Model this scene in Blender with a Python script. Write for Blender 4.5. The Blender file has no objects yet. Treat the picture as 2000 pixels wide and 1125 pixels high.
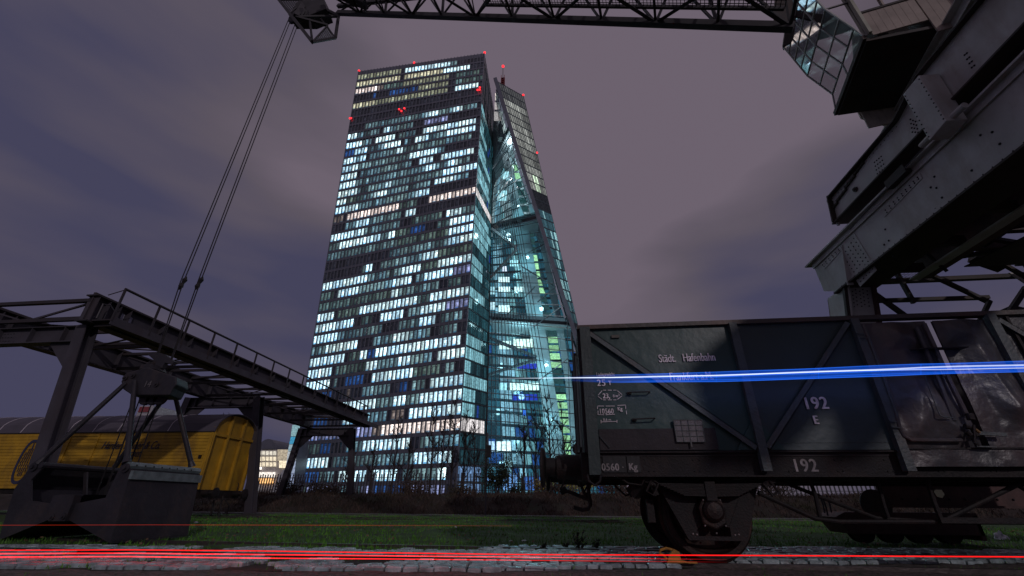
import bpy, math, random
import numpy as np
from mathutils import Vector, Matrix, noise
R = math.radians
scene = bpy.context.scene
col = scene.collection
random.seed(7)

# ------------------------------------------------------------ camera, sky, light, exposure
F0, TILT, ROLL, YAW, HC = 833.0, R(26.65), R(0.45), R(6.7), 0.62
cam_d = bpy.data.cameras.new('camera')
cam_d.sensor_width = 36.0
cam_d.lens = F0 * 36.0 / 2000.0
cam_d.clip_start = 0.05
cam_d.clip_end = 3000
cam = bpy.data.objects.new('camera', cam_d)
col.objects.link(cam)
cam.matrix_world = (Matrix.Translation((0, 0, HC)) @ Matrix.Rotation(YAW, 4, 'Z')
                    @ Matrix.Rotation(math.pi / 2 + TILT, 4, 'X') @ Matrix.Rotation(ROLL, 4, 'Z'))
scene.camera = cam
scene.view_settings.view_transform = 'Standard'
scene.view_settings.look = 'None'
scene.view_settings.exposure = 0.0
scene.view_settings.gamma = 1.0
scene.view_settings.use_curve_mapping = False
scene.render.engine = 'CYCLES'
scene.cycles.use_denoising = True
scene.cycles.max_bounces = 6
scene.cycles.transparent_max_bounces = 24
scene.cycles.sample_clamp_indirect = 3.0

world = bpy.data.worlds.new('World')
scene.world = world
world.use_nodes = True
nt = world.node_tree
nt.nodes.clear()
def N(t, **k):
    n = nt.nodes.new(t)
    for a, b in k.items():
        setattr(n, a, b)
    return n
out = N('ShaderNodeOutputWorld'); bg = N('ShaderNodeBackground')
tc = N('ShaderNodeTexCoord'); mp = N('ShaderNodeMapping')
mp.inputs['Rotation'].default_value = (R(8), R(-16), R(10))
mp.inputs['Scale'].default_value = (0.8, 0.8, 2.6)
nz = N('ShaderNodeTexNoise'); nz.inputs['Scale'].default_value = 1.25; nz.inputs['Detail'].default_value = 3.2
nz.inputs['Roughness'].default_value = 0.42
mp.inputs['Location'].default_value = (3.1, 1.6, 0.45)
cr = N('ShaderNodeValToRGB')
els = cr.color_ramp.elements
els[0].position = 0.37; els[0].color = (0.058, 0.056, 0.104, 1)
els[1].position = 0.62; els[1].color = (0.150, 0.121, 0.155, 1)
e = els.new(0.50); e.color = (0.106, 0.089, 0.116, 1)
sp = N('ShaderNodeSeparateXYZ')
mr = N('ShaderNodeMapRange'); mr.inputs[1].default_value = 0.0; mr.inputs[2].default_value = 0.75
mr.inputs[3].default_value = -0.085; mr.inputs[4].default_value = 0.10
ad = N('ShaderNodeMath', operation='ADD')
L = nt.links.new
L(tc.outputs['Generated'], mp.inputs[0]); L(mp.outputs[0], nz.inputs['Vector'])
def cloud_dir(px, py):
    u, v = px - 1000, 562.5 - py
    x, y, z = u, F0 * math.cos(TILT) - v * math.sin(TILT), F0 * math.sin(TILT) + v * math.cos(TILT)
    return Vector((x * math.cos(YAW) - y * math.sin(YAW), x * math.sin(YAW) + y * math.cos(YAW), z)).normalized()
mp2 = N('ShaderNodeMapping'); mp2.inputs['Rotation'].default_value = (R(12), R(-20), R(6)); mp2.inputs['Scale'].default_value = (1.6, 1.3, 5.5)
nz2 = N('ShaderNodeTexNoise'); nz2.inputs['Scale'].default_value = 1.3; nz2.inputs['Detail'].default_value = 4.0; nz2.inputs['Roughness'].default_value = 0.5
L(tc.outputs['Generated'], mp2.inputs[0]); L(mp2.outputs[0], nz2.inputs['Vector'])
acc = N('ShaderNodeMath', operation='MULTIPLY_ADD'); acc.inputs[1].default_value = 0.30; acc.inputs[2].default_value = -0.15
L(nz2.outputs[0], acc.inputs[0]); accs = acc.outputs[0]
for (px, py, rad, amt) in ((1530, 505, 0.42, -0.14), (1250, 420, 0.35, -0.03), (60, 760, 0.45, -0.07), (120, 330, 0.35, -0.02), (1130, 130, 0.9, 0.035), (640, 250, 0.5, 0.03), (1900, 330, .3, -.04), (60, 40, .45, -.05), (1480, 250, .3, -.03)):
    vd = N('ShaderNodeVectorMath', operation='DISTANCE'); vd.inputs[1].default_value = cloud_dir(px, py)
    vs = N('ShaderNodeMapping'); vs.inputs['Scale'].default_value = (1, 1, 1)
    L(tc.outputs['Generated'], vd.inputs[0])
    m1 = N('ShaderNodeMapRange', interpolation_type='SMOOTHERSTEP'); m1.inputs[1].default_value = 0.0; m1.inputs[2].default_value = rad; m1.inputs[3].default_value = amt; m1.inputs[4].default_value = 0.0
    L(vd.outputs['Value'], m1.inputs[0]); a1 = N('ShaderNodeMath', operation='ADD'); L(accs, a1.inputs[0]); L(m1.outputs[0], a1.inputs[1]); accs = a1.outputs[0]
ad2 = N('ShaderNodeMath', operation='ADD')
L(tc.outputs['Generated'], sp.inputs[0]); L(sp.outputs[2], mr.inputs[0])
L(nz.outputs[0], ad.inputs[0]); L(mr.outputs[0], ad.inputs[1]); L(ad.outputs[0], ad2.inputs[0]); L(accs, ad2.inputs[1]); L(ad2.outputs[0], cr.inputs[0])
L(cr.outputs[0], bg.inputs[0]); bg.inputs[1].default_value = 1.0
L(bg.outputs[0], out.inputs[0])

sun_d = bpy.data.lights.new('street_glow', 'SUN')
sun_d.energy = 0.52
sun_d.angle = R(1.2)
sun_d.color = (1.0, 0.90, 0.94)
sun = bpy.data.objects.new('street_glow', sun_d)
col.objects.link(sun)
sdir = Vector((-0.46, 0.80, -0.38)).normalized()      # lamp light from behind the camera, right
sun.rotation_euler = sdir.to_track_quat('-Z', 'Y').to_euler()

# ------------------------------------------------------------ survey helpers (pixel of the 2000 px photo + one known plane -> a real place)
OC = np.array([0, 0, HC])
def ray(px, py):
    u = px - 1000; v = 562.5 - py
    u2 = u * math.cos(ROLL) - v * math.sin(ROLL); v2 = u * math.sin(ROLL) + v * math.cos(ROLL)
    x, y, z = u2, F0 * math.cos(TILT) - v2 * math.sin(TILT), F0 * math.sin(TILT) + v2 * math.cos(TILT)
    c, s = math.cos(YAW), math.sin(YAW)
    return np.array([x * c - y * s, x * s + y * c, z])
def atz(px, py, z): d = ray(px, py); return OC + d * (z - HC) / d[2]
def aty(px, py, y): d = ray(px, py); return OC + d * y / d[1]
def atx(px, py, x): d = ray(px, py); return OC + d * x / d[0]
def camy(px, py, Y):
    """point on the pixel's ray at forward distance Y from the camera"""
    d = ray(px, py); f = -d[0] * math.sin(YAW) + d[1] * math.cos(YAW)
    return OC + d * Y / f
def camyz(px, py, Y0, m):
    """point on the ray where forward distance = Y0 + m*z"""
    d = ray(px, py); f = -d[0] * math.sin(YAW) + d[1] * math.cos(YAW)
    k = (Y0 + m * HC) / (f - m * d[2])
    return OC + d * k

# ------------------------------------------------------------ materials
MATS = {}
def mat(name, color, rough=0.6, metal=0.0, var=0.25, scale=3.0, bump=0.15, bscale=None, tint=None, tpos=(0.45, 0.7), spec=0.5):
    if name in MATS: return MATS[name]
    m = bpy.data.materials.new(name); m.use_nodes = True
    t = m.node_tree; b = t.nodes['Principled BSDF']
    b.inputs['Roughness'].default_value = rough; b.inputs['Metallic'].default_value = metal
    b.inputs['Specular IOR Level'].default_value = spec
    c = t.nodes.new('ShaderNodeTexCoord')
    n = t.nodes.new('ShaderNodeTexNoise'); n.inputs['Scale'].default_value = scale; n.inputs['Detail'].default_value = 6
    r = t.nodes.new('ShaderNodeValToRGB')
    g = t.nodes.new('ShaderNodeNewGeometry')
    t.links.new(g.outputs['Position'], n.inputs['Vector'])
    lo = tuple(max(0, x * (1 - var)) for x in color) + (1,); hi = tuple(x * (1 + var) for x in color) + (1,)
    r.color_ramp.elements[0].color = lo; r.color_ramp.elements[1].color = hi
    r.color_ramp.elements[0].position = 0.3; r.color_ramp.elements[1].position = 0.7
    t.links.new(n.outputs[0], r.inputs[0])
    src = r.outputs[0]
    if tint:
        n2 = t.nodes.new('ShaderNodeTexNoise'); n2.inputs['Scale'].default_value = scale * 0.8; n2.inputs['Detail'].default_value = 9
        n2.inputs['Roughness'].default_value = 0.7
        mpn = t.nodes.new('ShaderNodeMapping'); mpn.inputs['Location'].default_value = (7, 3, 1); mpn.inputs['Scale'].default_value = (1, 1, 0.45)
        t.links.new(g.outputs['Position'], mpn.inputs[0]); t.links.new(mpn.outputs[0], n2.inputs['Vector'])
        r2 = t.nodes.new('ShaderNodeValToRGB'); r2.color_ramp.elements[0].position = tpos[0]; r2.color_ramp.elements[1].position = tpos[1]
        mx = t.nodes.new('ShaderNodeMix'); mx.data_type = 'RGBA'
        t.links.new(n2.outputs[0], r2.inputs[0]); t.links.new(r2.outputs[0], mx.inputs['Factor'])
        t.links.new(src, mx.inputs['A']); mx.inputs['B'].default_value = tuple(tint) + (1,)
        src = mx.outputs['Result']
    t.links.new(src, b.inputs['Base Color'])
    if bump:
        n3 = t.nodes.new('ShaderNodeTexNoise'); n3.inputs['Scale'].default_value = bscale or scale * 8; n3.inputs['Detail'].default_value = 5
        bp = t.nodes.new('ShaderNodeBump'); bp.inputs['Strength'].default_value = bump; bp.inputs['Distance'].default_value = 0.02
        t.links.new(g.outputs['Position'], n3.inputs['Vector']); t.links.new(n3.outputs[0], bp.inputs['Height'])
        t.links.new(bp.outputs[0], b.inputs['Normal'])
    MATS[name] = m
    return m

def emis(name, color, strength=1.0, alpha=1.0):
    if name in MATS: return MATS[name]
    m = bpy.data.materials.new(name); m.use_nodes = True
    t = m.node_tree; t.nodes.clear()
    o = t.nodes.new('ShaderNodeOutputMaterial'); e = t.nodes.new('ShaderNodeEmission')
    e.inputs[0].default_value = tuple(color) + (1,); e.inputs[1].default_value = strength
    if alpha < 1:
        x = t.nodes.new('ShaderNodeMixShader'); tr = t.nodes.new('ShaderNodeBsdfTransparent')
        x.inputs[0].default_value = alpha
        t.links.new(tr.outputs[0], x.inputs[1]); t.links.new(e.outputs[0], x.inputs[2]); t.links.new(x.outputs[0], o.inputs[0])
    else:
        t.links.new(e.outputs[0], o.inputs[0])
    m.cycles.emission_sampling = 'NONE'
    MATS[name] = m
    return m

def attr_light(name='window_glass'):
    """window pane: a glossy dark pane whose own room light is stored per face"""
    if name in MATS: return MATS[name]
    m = bpy.data.materials.new(name); m.use_nodes = True
    t = m.node_tree; b = t.nodes['Principled BSDF']
    b.inputs['Base Color'].default_value = (0.012, 0.015, 0.02, 1); b.inputs['Roughness'].default_value = 0.08
    a = t.nodes.new('ShaderNodeAttribute'); a.attribute_name = 'room'
    g = t.nodes.new('ShaderNodeNewGeometry')
    n = t.nodes.new('ShaderNodeTexNoise'); n.inputs['Scale'].default_value = 1.9; n.inputs['Detail'].default_value = 3
    mr = t.nodes.new('ShaderNodeMapRange'); mr.inputs[1].default_value = 0.3; mr.inputs[2].default_value = 0.7
    mr.inputs[3].default_value = 0.55; mr.inputs[4].default_value = 1.35
    vm = t.nodes.new('ShaderNodeVectorMath'); vm.operation = 'SCALE'
    t.links.new(g.outputs['Position'], n.inputs['Vector']); t.links.new(n.outputs[0], mr.inputs[0])
    t.links.new(a.outputs['Color'], vm.inputs[0]); t.links.new(mr.outputs[0], vm.inputs['Scale'])
    t.links.new(vm.outputs[0], b.inputs['Emission Color'])
    b.inputs['Emission Strength'].default_value = 1.0
    m.cycles.emission_sampling = 'NONE'
    MATS[name] = m
    return m

def glass(name, tint=(0.8, 0.95, 1.0), refl=0.12):
    if name in MATS: return MATS[name]
    m = bpy.data.materials.new(name); m.use_nodes = True
    t = m.node_tree; t.nodes.clear()
    o = t.nodes.new('ShaderNodeOutputMaterial'); tr = t.nodes.new('ShaderNodeBsdfTransparent'); gl = t.nodes.new('ShaderNodeBsdfGlossy')
    tr.inputs[0].default_value = tint + (1,); gl.inputs['Roughness'].default_value = 0.04
    fr = t.nodes.new('ShaderNodeFresnel'); fr.inputs[0].default_value = 1.5
    mx = t.nodes.new('ShaderNodeMath'); mx.operation = 'MAXIMUM'; mx.inputs[1].default_value = refl
    x = t.nodes.new('ShaderNodeMixShader')
    t.links.new(fr.outputs[0], mx.inputs[0]); t.links.new(mx.outputs[0], x.inputs[0])
    t.links.new(tr.outputs[0], x.inputs[1]); t.links.new(gl.outputs[0], x.inputs[2]); t.links.new(x.outputs[0], o.inputs[0])
    MATS[name] = m
    return m

M_facade = mat('facade_metal', (0.135, 0.14, 0.175), 0.42, 0.2, 0.15, 0.4, 0)
M_mullion = mat('mullion_metal', (0.17, 0.18, 0.215), 0.4, 0.3, 0.1, 1, 0)
M_teal_frame = mat('atrium_frame', (0.07, 0.10, 0.115), 0.4, 0.3, 0.2, 1, 0)
M_pane = attr_light()
M_glass = glass('curtain_glass', (0.72, 0.95, 1.0), 0.07)
M_cabglass = glass('cab_glass', (0.30, 0.32, 0.34), 0.8)
M_cabglass2 = glass('cab_glass_dusty', (0.75, 0.74, 0.75), 0.10)
_t = M_cabglass2.node_tree
_d = _t.nodes.new('ShaderNodeBsdfDiffuse'); _d.inputs[0].default_value = (0.34, 0.33, 0.34, 1)
_m = _t.nodes.new('ShaderNodeMixShader'); _m.inputs[0].default_value = 0.45
_o = [n for n in _t.nodes if n.type == 'OUTPUT_MATERIAL'][0]; _x = _o.inputs[0].links[0].from_node
for _l in list(_x.inputs[0].links): _t.links.remove(_l)
_x.inputs[0].default_value = 0.12
_t.links.new(_x.outputs[0], _m.inputs[1]); _t.links.new(_d.outputs[0], _m.inputs[2]); _t.links.new(_m.outputs[0], _o.inputs[0])
M_green = mat('green_wagon_paint', (0.022, 0.060, 0.056), 0.42, 0, 0.22, 1.3, 0.25, 9, tint=(0.05, 0.035, 0.035), tpos=(0.6, 0.8))
M_blue_green = mat('blue_green_paint', (0.030, 0.052, 0.056), 0.4, 0, 0.2, 1.1, 0.2, 9, tint=(0.05, 0.04, 0.045), tpos=(0.6, 0.8))
M_post = mat('grey_green_post', (0.065, 0.082, 0.086), 0.5, 0, 0.3, 5, 0.3, 30, tint=(0.11, 0.08, 0.07), tpos=(0.5, 0.75))
M_board = mat('dark_brown_board', (0.028, 0.022, 0.026), 0.7, 0, 0.3, 3, 0.3)
M_under = mat('rusty_black_underframe', (0.011, 0.009, 0.010), 0.7, 0.1, 0.4, 6, 0.4, tint=(0.028, 0.016, 0.014))
M_wheel = mat('wheel_steel', (0.020, 0.016, 0.016), 0.55, 0.5, 0.3, 6, 0.3, tint=(0.07, 0.035, 0.025))
M_door = mat('door_paint', (0.050, 0.050, 0.055), 0.36, 0, 0.3, 2.2, 0.35, 14, tint=(0.10, 0.062, 0.058), tpos=(0.48, 0.72))
M_white = mat('white_stencil_paint', (0.78, 0.70, 0.71), 0.7, 0, 0.35, 14, 0.1)
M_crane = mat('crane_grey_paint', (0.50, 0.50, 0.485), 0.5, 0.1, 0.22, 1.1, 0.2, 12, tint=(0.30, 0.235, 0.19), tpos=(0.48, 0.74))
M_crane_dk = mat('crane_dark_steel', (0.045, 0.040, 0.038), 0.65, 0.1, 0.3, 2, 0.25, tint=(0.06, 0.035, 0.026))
M_rust = mat('crane_rust_red', (0.105, 0.050, 0.045), 0.7, 0, 0.3, 3, 0.3, tint=(0.05, 0.03, 0.03))
M_rivet = mat('rivet_steel', (0.018, 0.018, 0.020), 0.6, 0.3, 0.2, 8, 0)
M_boom = mat('boom_steel', (0.038, 0.036, 0.040), 0.6, 0.2, 0.2, 3, 0.1)
M_plank = mat('cab_planks', (0.36, 0.30, 0.26), 0.7, 0, 0.18, 3, 0.2, 25, tint=(0.2, 0.13, 0.10), tpos=(0.6, 0.85))
M_run = mat('runway_paint', (0.066, 0.060, 0.074), 0.55, 0.1, 0.2, 1.5, 0.2, 14, tint=(0.06, 0.045, 0.05), tpos=(0.5, 0.75))
M_run_dk = mat('runway_dark_steel', (0.036, 0.032, 0.038), 0.6, 0.1, 0.25, 2, 0.2, tint=(0.045, 0.03, 0.03))
M_grab = mat('grab_steel', (0.034, 0.032, 0.040), 0.5, 0.25, 0.22, 2.5, 0.35, 12, tint=(0.08, 0.06, 0.055), tpos=(0.5, 0.8))
M_grab_lip = mat('grab_worn_rim', (0.20, 0.25, 0.26), 0.45, 0.3, 0.25, 9, 0.3)
M_rope = mat('wire_rope', (0.02, 0.018, 0.02), 0.6, 0.2, 0.2, 9, 0)
M_yellow = mat('yellow_paint', (0.52, 0.29, 0.018), 0.6, 0, 0.22, 1.6, 0.3, 20, tint=(0.17, 0.095, 0.03), tpos=(0.46, 0.78))
M_roof = mat('roof_felt', (0.085, 0.075, 0.095), 0.55, 0, 0.2, 1.2, 0.2)
M_navy = mat('navy_print', (0.035, 0.038, 0.085), 0.7, 0, 0.15, 5, 0)
M_roofline = mat('pale_roof_strip', (0.55, 0.50, 0.55), 0.6, 0, 0.15, 6, 0)
M_soil = mat('dark_soil', (0.030, 0.024, 0.020), 0.95, 0, 0.4, 2.5, 0.6, 25, tint=(0.022, 0.03, 0.012))
M_gravel = mat('brown_gravel', (0.135, 0.102, 0.098), 0.9, 0, 0.55, 22, 0.8, 60, tint=(0.035, 0.04, 0.018), tpos=(0.5, 0.62))
M_cobble = mat('grey_cobble', (0.33, 0.40, 0.42), 0.24, 0, 0.6, 5, 0.5, 40, tint=(0.16, 0.16, 0.165), tpos=(0.5, 0.7))
M_grass = mat('grass_blades', (0.085, 0.26, 0.015), 0.6, 0, 0.5, 0.9, 0, tint=(0.03, 0.055, 0.014), tpos=(0.5, 0.72))
M_turf = mat('turf', (0.030, 0.075, 0.010), 0.95, 0, 0.5, 1.3, 0.6, 30, tint=(0.022, 0.034, 0.012), tpos=(0.5, 0.72))
M_dry = mat('dry_grass', (0.070, 0.046, 0.036), 0.9, 0, 0.5, 0.7, 0, tint=(0.045, 0.05, 0.022), tpos=(0.5, 0.7))
M_bank = mat('bank_soil', (0.030, 0.021, 0.017), 0.95, 0, 0.5, 0.9, 0.8, 6, tint=(0.022, 0.028, 0.012), tpos=(0.5, 0.7))
M_kerb = mat('kerb_stone', (0.14, 0.13, 0.13), 0.85, 0, 0.3, 3, 0.3)
M_fence = mat('fence_steel', (0.05, 0.048, 0.06), 0.6, 0.2, 0.2, 2, 0)
M_bark = mat('bark', (0.035, 0.028, 0.028), 0.85, 0, 0.3, 6, 0.2)
M_leaf = mat('dark_leaves', (0.018, 0.030, 0.012), 0.7, 0, 0.5, 4, 0)
M_conc = mat('pale_concrete', (0.55, 0.60, 0.62), 0.7, 0, 0.08, 0.4, 0)
M_shoe = mat('yellow_brake_shoe_paint', (0.42, 0.20, 0.03), 0.6, 0, 0.3, 12, 0.3)
M_bag = mat('white_plastic', (0.62, 0.64, 0.68), 0.35, 0, 0.1, 20, 0.4, 60)
M_rail = mat('rail_steel', (0.10, 0.085, 0.08), 0.4, 0.7, 0.3, 6, 0.2)
E_red = emis('red_beacon', (1.0, 0.03, 0.04), 2.2)

# ------------------------------------------------------------ mesh builder
class MB:
    def __init__(s): s.v = []; s.f = []; s.c = []
    def quad(s, a, b, c, d, color=None):
        i = len(s.v); s.v += [tuple(a), tuple(b), tuple(c), tuple(d)]; s.f.append((i, i + 1, i + 2, i + 3)); s.c.append(color)
    def poly(s, pts, color=None):
        i = len(s.v); s.v += [tuple(p) for p in pts]; s.f.append(tuple(range(i, i + len(pts)))); s.c.append(color)
    def prism(s, pts, ext):
        """closed plate: polygon pts extruded by vector ext"""
        n = len(pts); i = len(s.v); e = np.array(ext)
        s.v += [tuple(p) for p in pts] + [tuple(np.array(p) + e) for p in pts]
        s.f.append(tuple(range(i + n - 1, i - 1, -1))); s.f.append(tuple(range(i + n, i + 2 * n)))
        for k in range(n):
            j = (k + 1) % n
            s.f.append((i + k, i + j, i + n + j, i + n + k))
        s.c += [None] * (n + 2)
    def box(s, x0, x1, y0, y1, z0, z1):
        s.prism([(x0, y0, z0), (x1, y0, z0), (x1, y1, z0), (x0, y1, z0)], (0, 0, z1 - z0))
    def bar(s, p, q, w, h, up=(0, 0, 1)):
        """beam from p to q: w across, h along up"""
        p = Vector(p); q = Vector(q); d = (q - p).normalized(); u = Vector(up)
        sd = d.cross(u)
        if sd.length < 1e-4: sd = d.cross(Vector((1, 0, 0)))
        sd.normalize(); u2 = sd.cross(d).normalized()
        pts = [p + sd * (a * w / 2) + u2 * (b * h / 2) for a, b in ((-1, -1), (1, -1), (1, 1), (-1, 1))]
        s.prism([tuple(x) for x in pts], tuple(q - p))
    def ibeam(s, p, q, w, h, up=(0, 0, 1), t=0.03):
        p = Vector(p); q = Vector(q); d = (q - p).normalized(); u = Vector(up)
        sd = d.cross(u).normalized(); u2 = sd.cross(d).normalized()
        s.bar(p, q, t, h - 2 * t, up)
        s.bar(p + u2 * (h / 2 - t / 2), q + u2 * (h / 2 - t / 2), w, t, up)
        s.bar(p - u2 * (h / 2 - t / 2), q - u2 * (h / 2 - t / 2), w, t, up)
    def tube(s, pts, r, n=8, cap=True):
        pts = [Vector(p) for p in pts]; rs = r if isinstance(r, (list, tuple)) else [r] * len(pts)
        i0 = len(s.v); ref = None
        for k, p in enumerate(pts):
            d = (pts[min(k + 1, len(pts) - 1)] - pts[max(k - 1, 0)]).normalized()
            if ref is None: ref = d.orthogonal().normalized()
            a = (ref - d * ref.dot(d)).normalized(); b = d.cross(a); ref = a
            for j in range(n):
                t = 2 * math.pi * j / n
                s.v.append(tuple(p + (a * math.cos(t) + b * math.sin(t)) * rs[k]))
        for k in range(len(pts) - 1):
            for j in range(n):
                a = i0 + k * n + j; b = i0 + k * n + (j + 1) % n
                s.f.append((a, b, b + n, a + n)); s.c.append(None)
        if cap:
            s.f.append(tuple(i0 + j for j in range(n - 1, -1, -1))); s.c.append(None)
            e = i0 + (len(pts) - 1) * n
            s.f.append(tuple(e + j for j in range(n))); s.c.append(None)
    def lathe(s, c, axis, prof, n=32):
        """prof: list of (distance along axis, radius)"""
        c = Vector(c); a = Vector(axis).normalized(); u = a.orthogonal().normalized(); w = a.cross(u); i0 = len(s.v)
        for (h, r) in prof:
            for j in range(n):
                t = 2 * math.pi * j / n
                s.v.append(tuple(c + a * h + (u * math.cos(t) + w * math.sin(t)) * r))
        for k in range(len(prof) - 1):
            for j in range(n):
                p = i0 + k * n + j; q = i0 + k * n + (j + 1) % n
                s.f.append((p, q, q + n, p + n)); s.c.append(None)
        s.f.append(tuple(i0 + j for j in range(n - 1, -1, -1))); s.c.append(None)
        e = i0 + (len(prof) - 1) * n
        s.f.append(tuple(e + j for j in range(n))); s.c.append(None)
    def dome(s, c, nrm, r, n=6):
        c = Vector(c); a = Vector(nrm).normalized()
        s.lathe(c, a, [(-0.002, r), (r * 0.45, r * 0.8), (r * 0.7, r * 0.3)], n)
    def build(s, name, m, parent=None, smooth=False, bevel=0, kind=None, label=None):
        me = bpy.data.meshes.new(name)
        v = np.array(s.v, dtype=float).reshape(-1, 3)
        cen = (v.min(0) + v.max(0)) / 2 if len(v) else np.zeros(3)
        me.from_pydata([tuple(x) for x in (v - cen)], [], s.f)
        if any(c is not None for c in s.c):
            at = me.color_attributes.new('room', 'FLOAT_COLOR', 'CORNER')
            buf = []
            for f, c in zip(s.f, s.c):
                buf += [x for _ in f for x in (tuple(c or (0, 0, 0))[:3] + (1.0,))]
            at.data.foreach_set('color', buf)
        me.materials.append(m)
        if smooth:
            me.polygons.foreach_set('use_smooth', [True] * len(me.polygons))
        me.update()
        o = bpy.data.objects.new(name, me); col.objects.link(o)
        if parent is not None:
            o.parent = parent
            pw = WL[parent.name]
            o.location = Vector(cen) - pw
        else:
            o.location = Vector(cen)
        WL[o.name] = Vector(cen)
        if bevel:
            b = o.modifiers.new('bevel', 'BEVEL'); b.width = bevel; b.segments = 2; b.limit_method = 'ANGLE'
        if kind: o['kind'] = kind
        if label: o['label'] = label
        return o
WL = {}
def thing(name, loc, label, cat, group=None):
    o = bpy.data.objects.new(name, None); col.objects.link(o); o.location = loc
    o.empty_display_size = 0.3
    WL[o.name] = Vector(loc)
    o['label'] = label; o['category'] = cat
    if group: o['group'] = group
    return o
def tag(o, label, cat, group=None):
    o['label'] = label; o['category'] = cat
    if group: o['group'] = group
    return o
def share(name, o, loc, parent=None, rot=None, sc=None):
    """another piece with the same mesh data"""
    c = bpy.data.objects.new(name, o.data); col.objects.link(c)
    w = Vector(loc)
    if parent is not None:
        c.parent = parent; c.location = w - WL[parent.name]
    else: c.location = w
    WL[c.name] = w
    if rot: c.rotation_euler = rot
    if sc: c.scale = sc
    return c
def P(*a): return tuple(a)

def lettering(txt, pos, size, parent, m, normal='-y', sx=0.8, shear=0.0, bold=0.0, name='lettering', spacing=1.0, thick=0.002, align='LEFT', up=0):
    cu = bpy.data.curves.new('t', 'FONT'); cu.body = txt; cu.size = size; cu.shear = shear; cu.offset = 0
    cu.space_character = spacing; cu.extrude = thick; cu.align_x = align
    to = bpy.data.objects.new('t', cu); col.objects.link(to)
    bpy.context.view_layer.update()
    dg = bpy.context.evaluated_depsgraph_get()
    me = bpy.data.meshes.new_from_object(to.evaluated_get(dg))
    bpy.data.objects.remove(to); bpy.data.curves.remove(cu)
    me.transform(Matrix.Diagonal((sx, 1, 1, 1)))
    if bold:
        import bmesh
        bm = bmesh.new(); bm.from_mesh(me)
        for k_ in (1, 2):
            bm2 = bmesh.new(); bm2.from_mesh(me)
            for v_ in bm2.verts: v_.co += Vector((bold * k_, bold * .35 * (k_ % 2), -0.0009 * k_))
            m2_ = bpy.data.meshes.new('t'); bm2.to_mesh(m2_); bm.from_mesh(m2_); bm2.free(); bpy.data.meshes.remove(m2_)
        bm.to_mesh(me); bm.free()
    if up: me.transform(Matrix.Rotation(up, 4, 'Z'))
    if normal == '-y': me.transform(Matrix.Rotation(math.pi / 2, 4, 'X'))
    elif normal == '+x': me.transform(Matrix.Rotation(math.pi / 2, 4, 'Z') @ Matrix.Rotation(math.pi / 2, 4, 'X'))
    me.materials.clear(); me.materials.append(m)
    o = bpy.data.objects.new(name, me); col.objects.link(o)
    o.parent = parent; o.location = Vector(pos) - WL[parent.name]; WL[o.name] = Vector(pos)
    return o
# ============================================================ GROUND
def sheet(name, pts, m, kind='structure', zf=None, nx=1, ny=1):
    b = MB(); b.poly(pts); o = b.build(name, m); o['kind'] = kind; return o
sheet('ground', [(-900, -40, -0.06), (900, -40, -0.06), (900, 1500, -0.06), (-900, 1500, -0.06)], M_soil)

def bump_sheet(name, x0, x1, y0, y1, nx, ny, hf, m):
    v = []; f = []
    for j in range(ny + 1):
        y = y0 + (y1 - y0) * (j / ny) ** 1.6
        for i in range(nx + 1):
            x = x0 + (x1 - x0) * i / nx
            v.append((x, y, hf(x, y)))
    for j in range(ny):
        for i in range(nx):
            a = j * (nx + 1) + i
            f.append((a, a + 1, a + nx + 2, a + nx + 1))
    b = MB(); b.v = v; b.f = f; b.c = [None] * len(f)
    o = b.build(name, m, smooth=True); o['kind'] = 'structure'
    return o
NEAR_E = ((-16, -5.6, -3.1, -.58, 1.05, 2.3, 5.6, 16), (3.4, 4.42, 4.75, 5.11, 5.68, 6.2, 6.9, 8.2))
FAR_E = ((-16, -8.2, -5.1, -1.3, -1.1, 3.2, 7, 16), (5.4, 6.35, 6.7, 6.88, 7.62, 8.3, 8.5, 9.6))
def road_near(x): return float(np.interp(x, *NEAR_E)) + 0.07 * nse(x, 1.0, 1.3)
def road_far(x): return float(np.interp(x, *FAR_E)) + 0.08 * nse(x, 4.0, 1.1)
def nse(x, y, s, k=0): return noise.noise(Vector((x * s, y * s, k)))
def lawn_h(x, y):
    if y < road_far(x): return -0.075
    return -0.005 + 0.035 * nse(x, y, 0.35) + 0.02 * nse(x, y, 1.5, 3) - max(0, (y - 18)) * 0.008
bump_sheet('lawn', -34, 34, 5.2, 27.5, 260, 120, lawn_h, M_turf)
def grav_h(x, y):
    if y > road_near(x) + .05: return -0.08
    return -0.012 + 0.018 * nse(x, y, 3.0) + 0.008 * nse(x, y, 14, 5)
bump_sheet('gravel_strip', -14, 14, -2, 7.6, 300, 130, grav_h, M_gravel)
b = MB()
for i in range(40):
    x = -26 + i * 1.32
    b.box(x, x + 1.3, 23.6 + 0.02 * math.sin(i), 23.9 + 0.02 * math.sin(i), -0.15, -0.02)
o = b.build('kerb', M_kerb); o['kind'] = 'structure'
sheet('path', [(-34, 25.2, -0.03), (34, 25.2, -0.03), (34, 26.9, -0.025), (-34, 26.9, -0.025)], M_kerb)

# bank under the fence
def bank_h(x, y):
    t = min(1, max(0, (y - 26.2) / 3.4)); s = t * t * (3 - 2 * t)
    return -0.1 + s * (1.06 + 0.12 * nse(x, y, 0.25) + 0.1 * nse(x, y, 0.9, 4)) + 0.12 * s * nse(x, y, 2.6, 9)
bump_sheet('bank', -60, 60, 26.0, 40.0, 420, 60, bank_h, M_bank)
sheet('yard', [(-220, 39.8, 0.9), (220, 39.8, 0.9), (220, 420, 0.9), (-220, 420, 0.9)], M_kerb)

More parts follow.
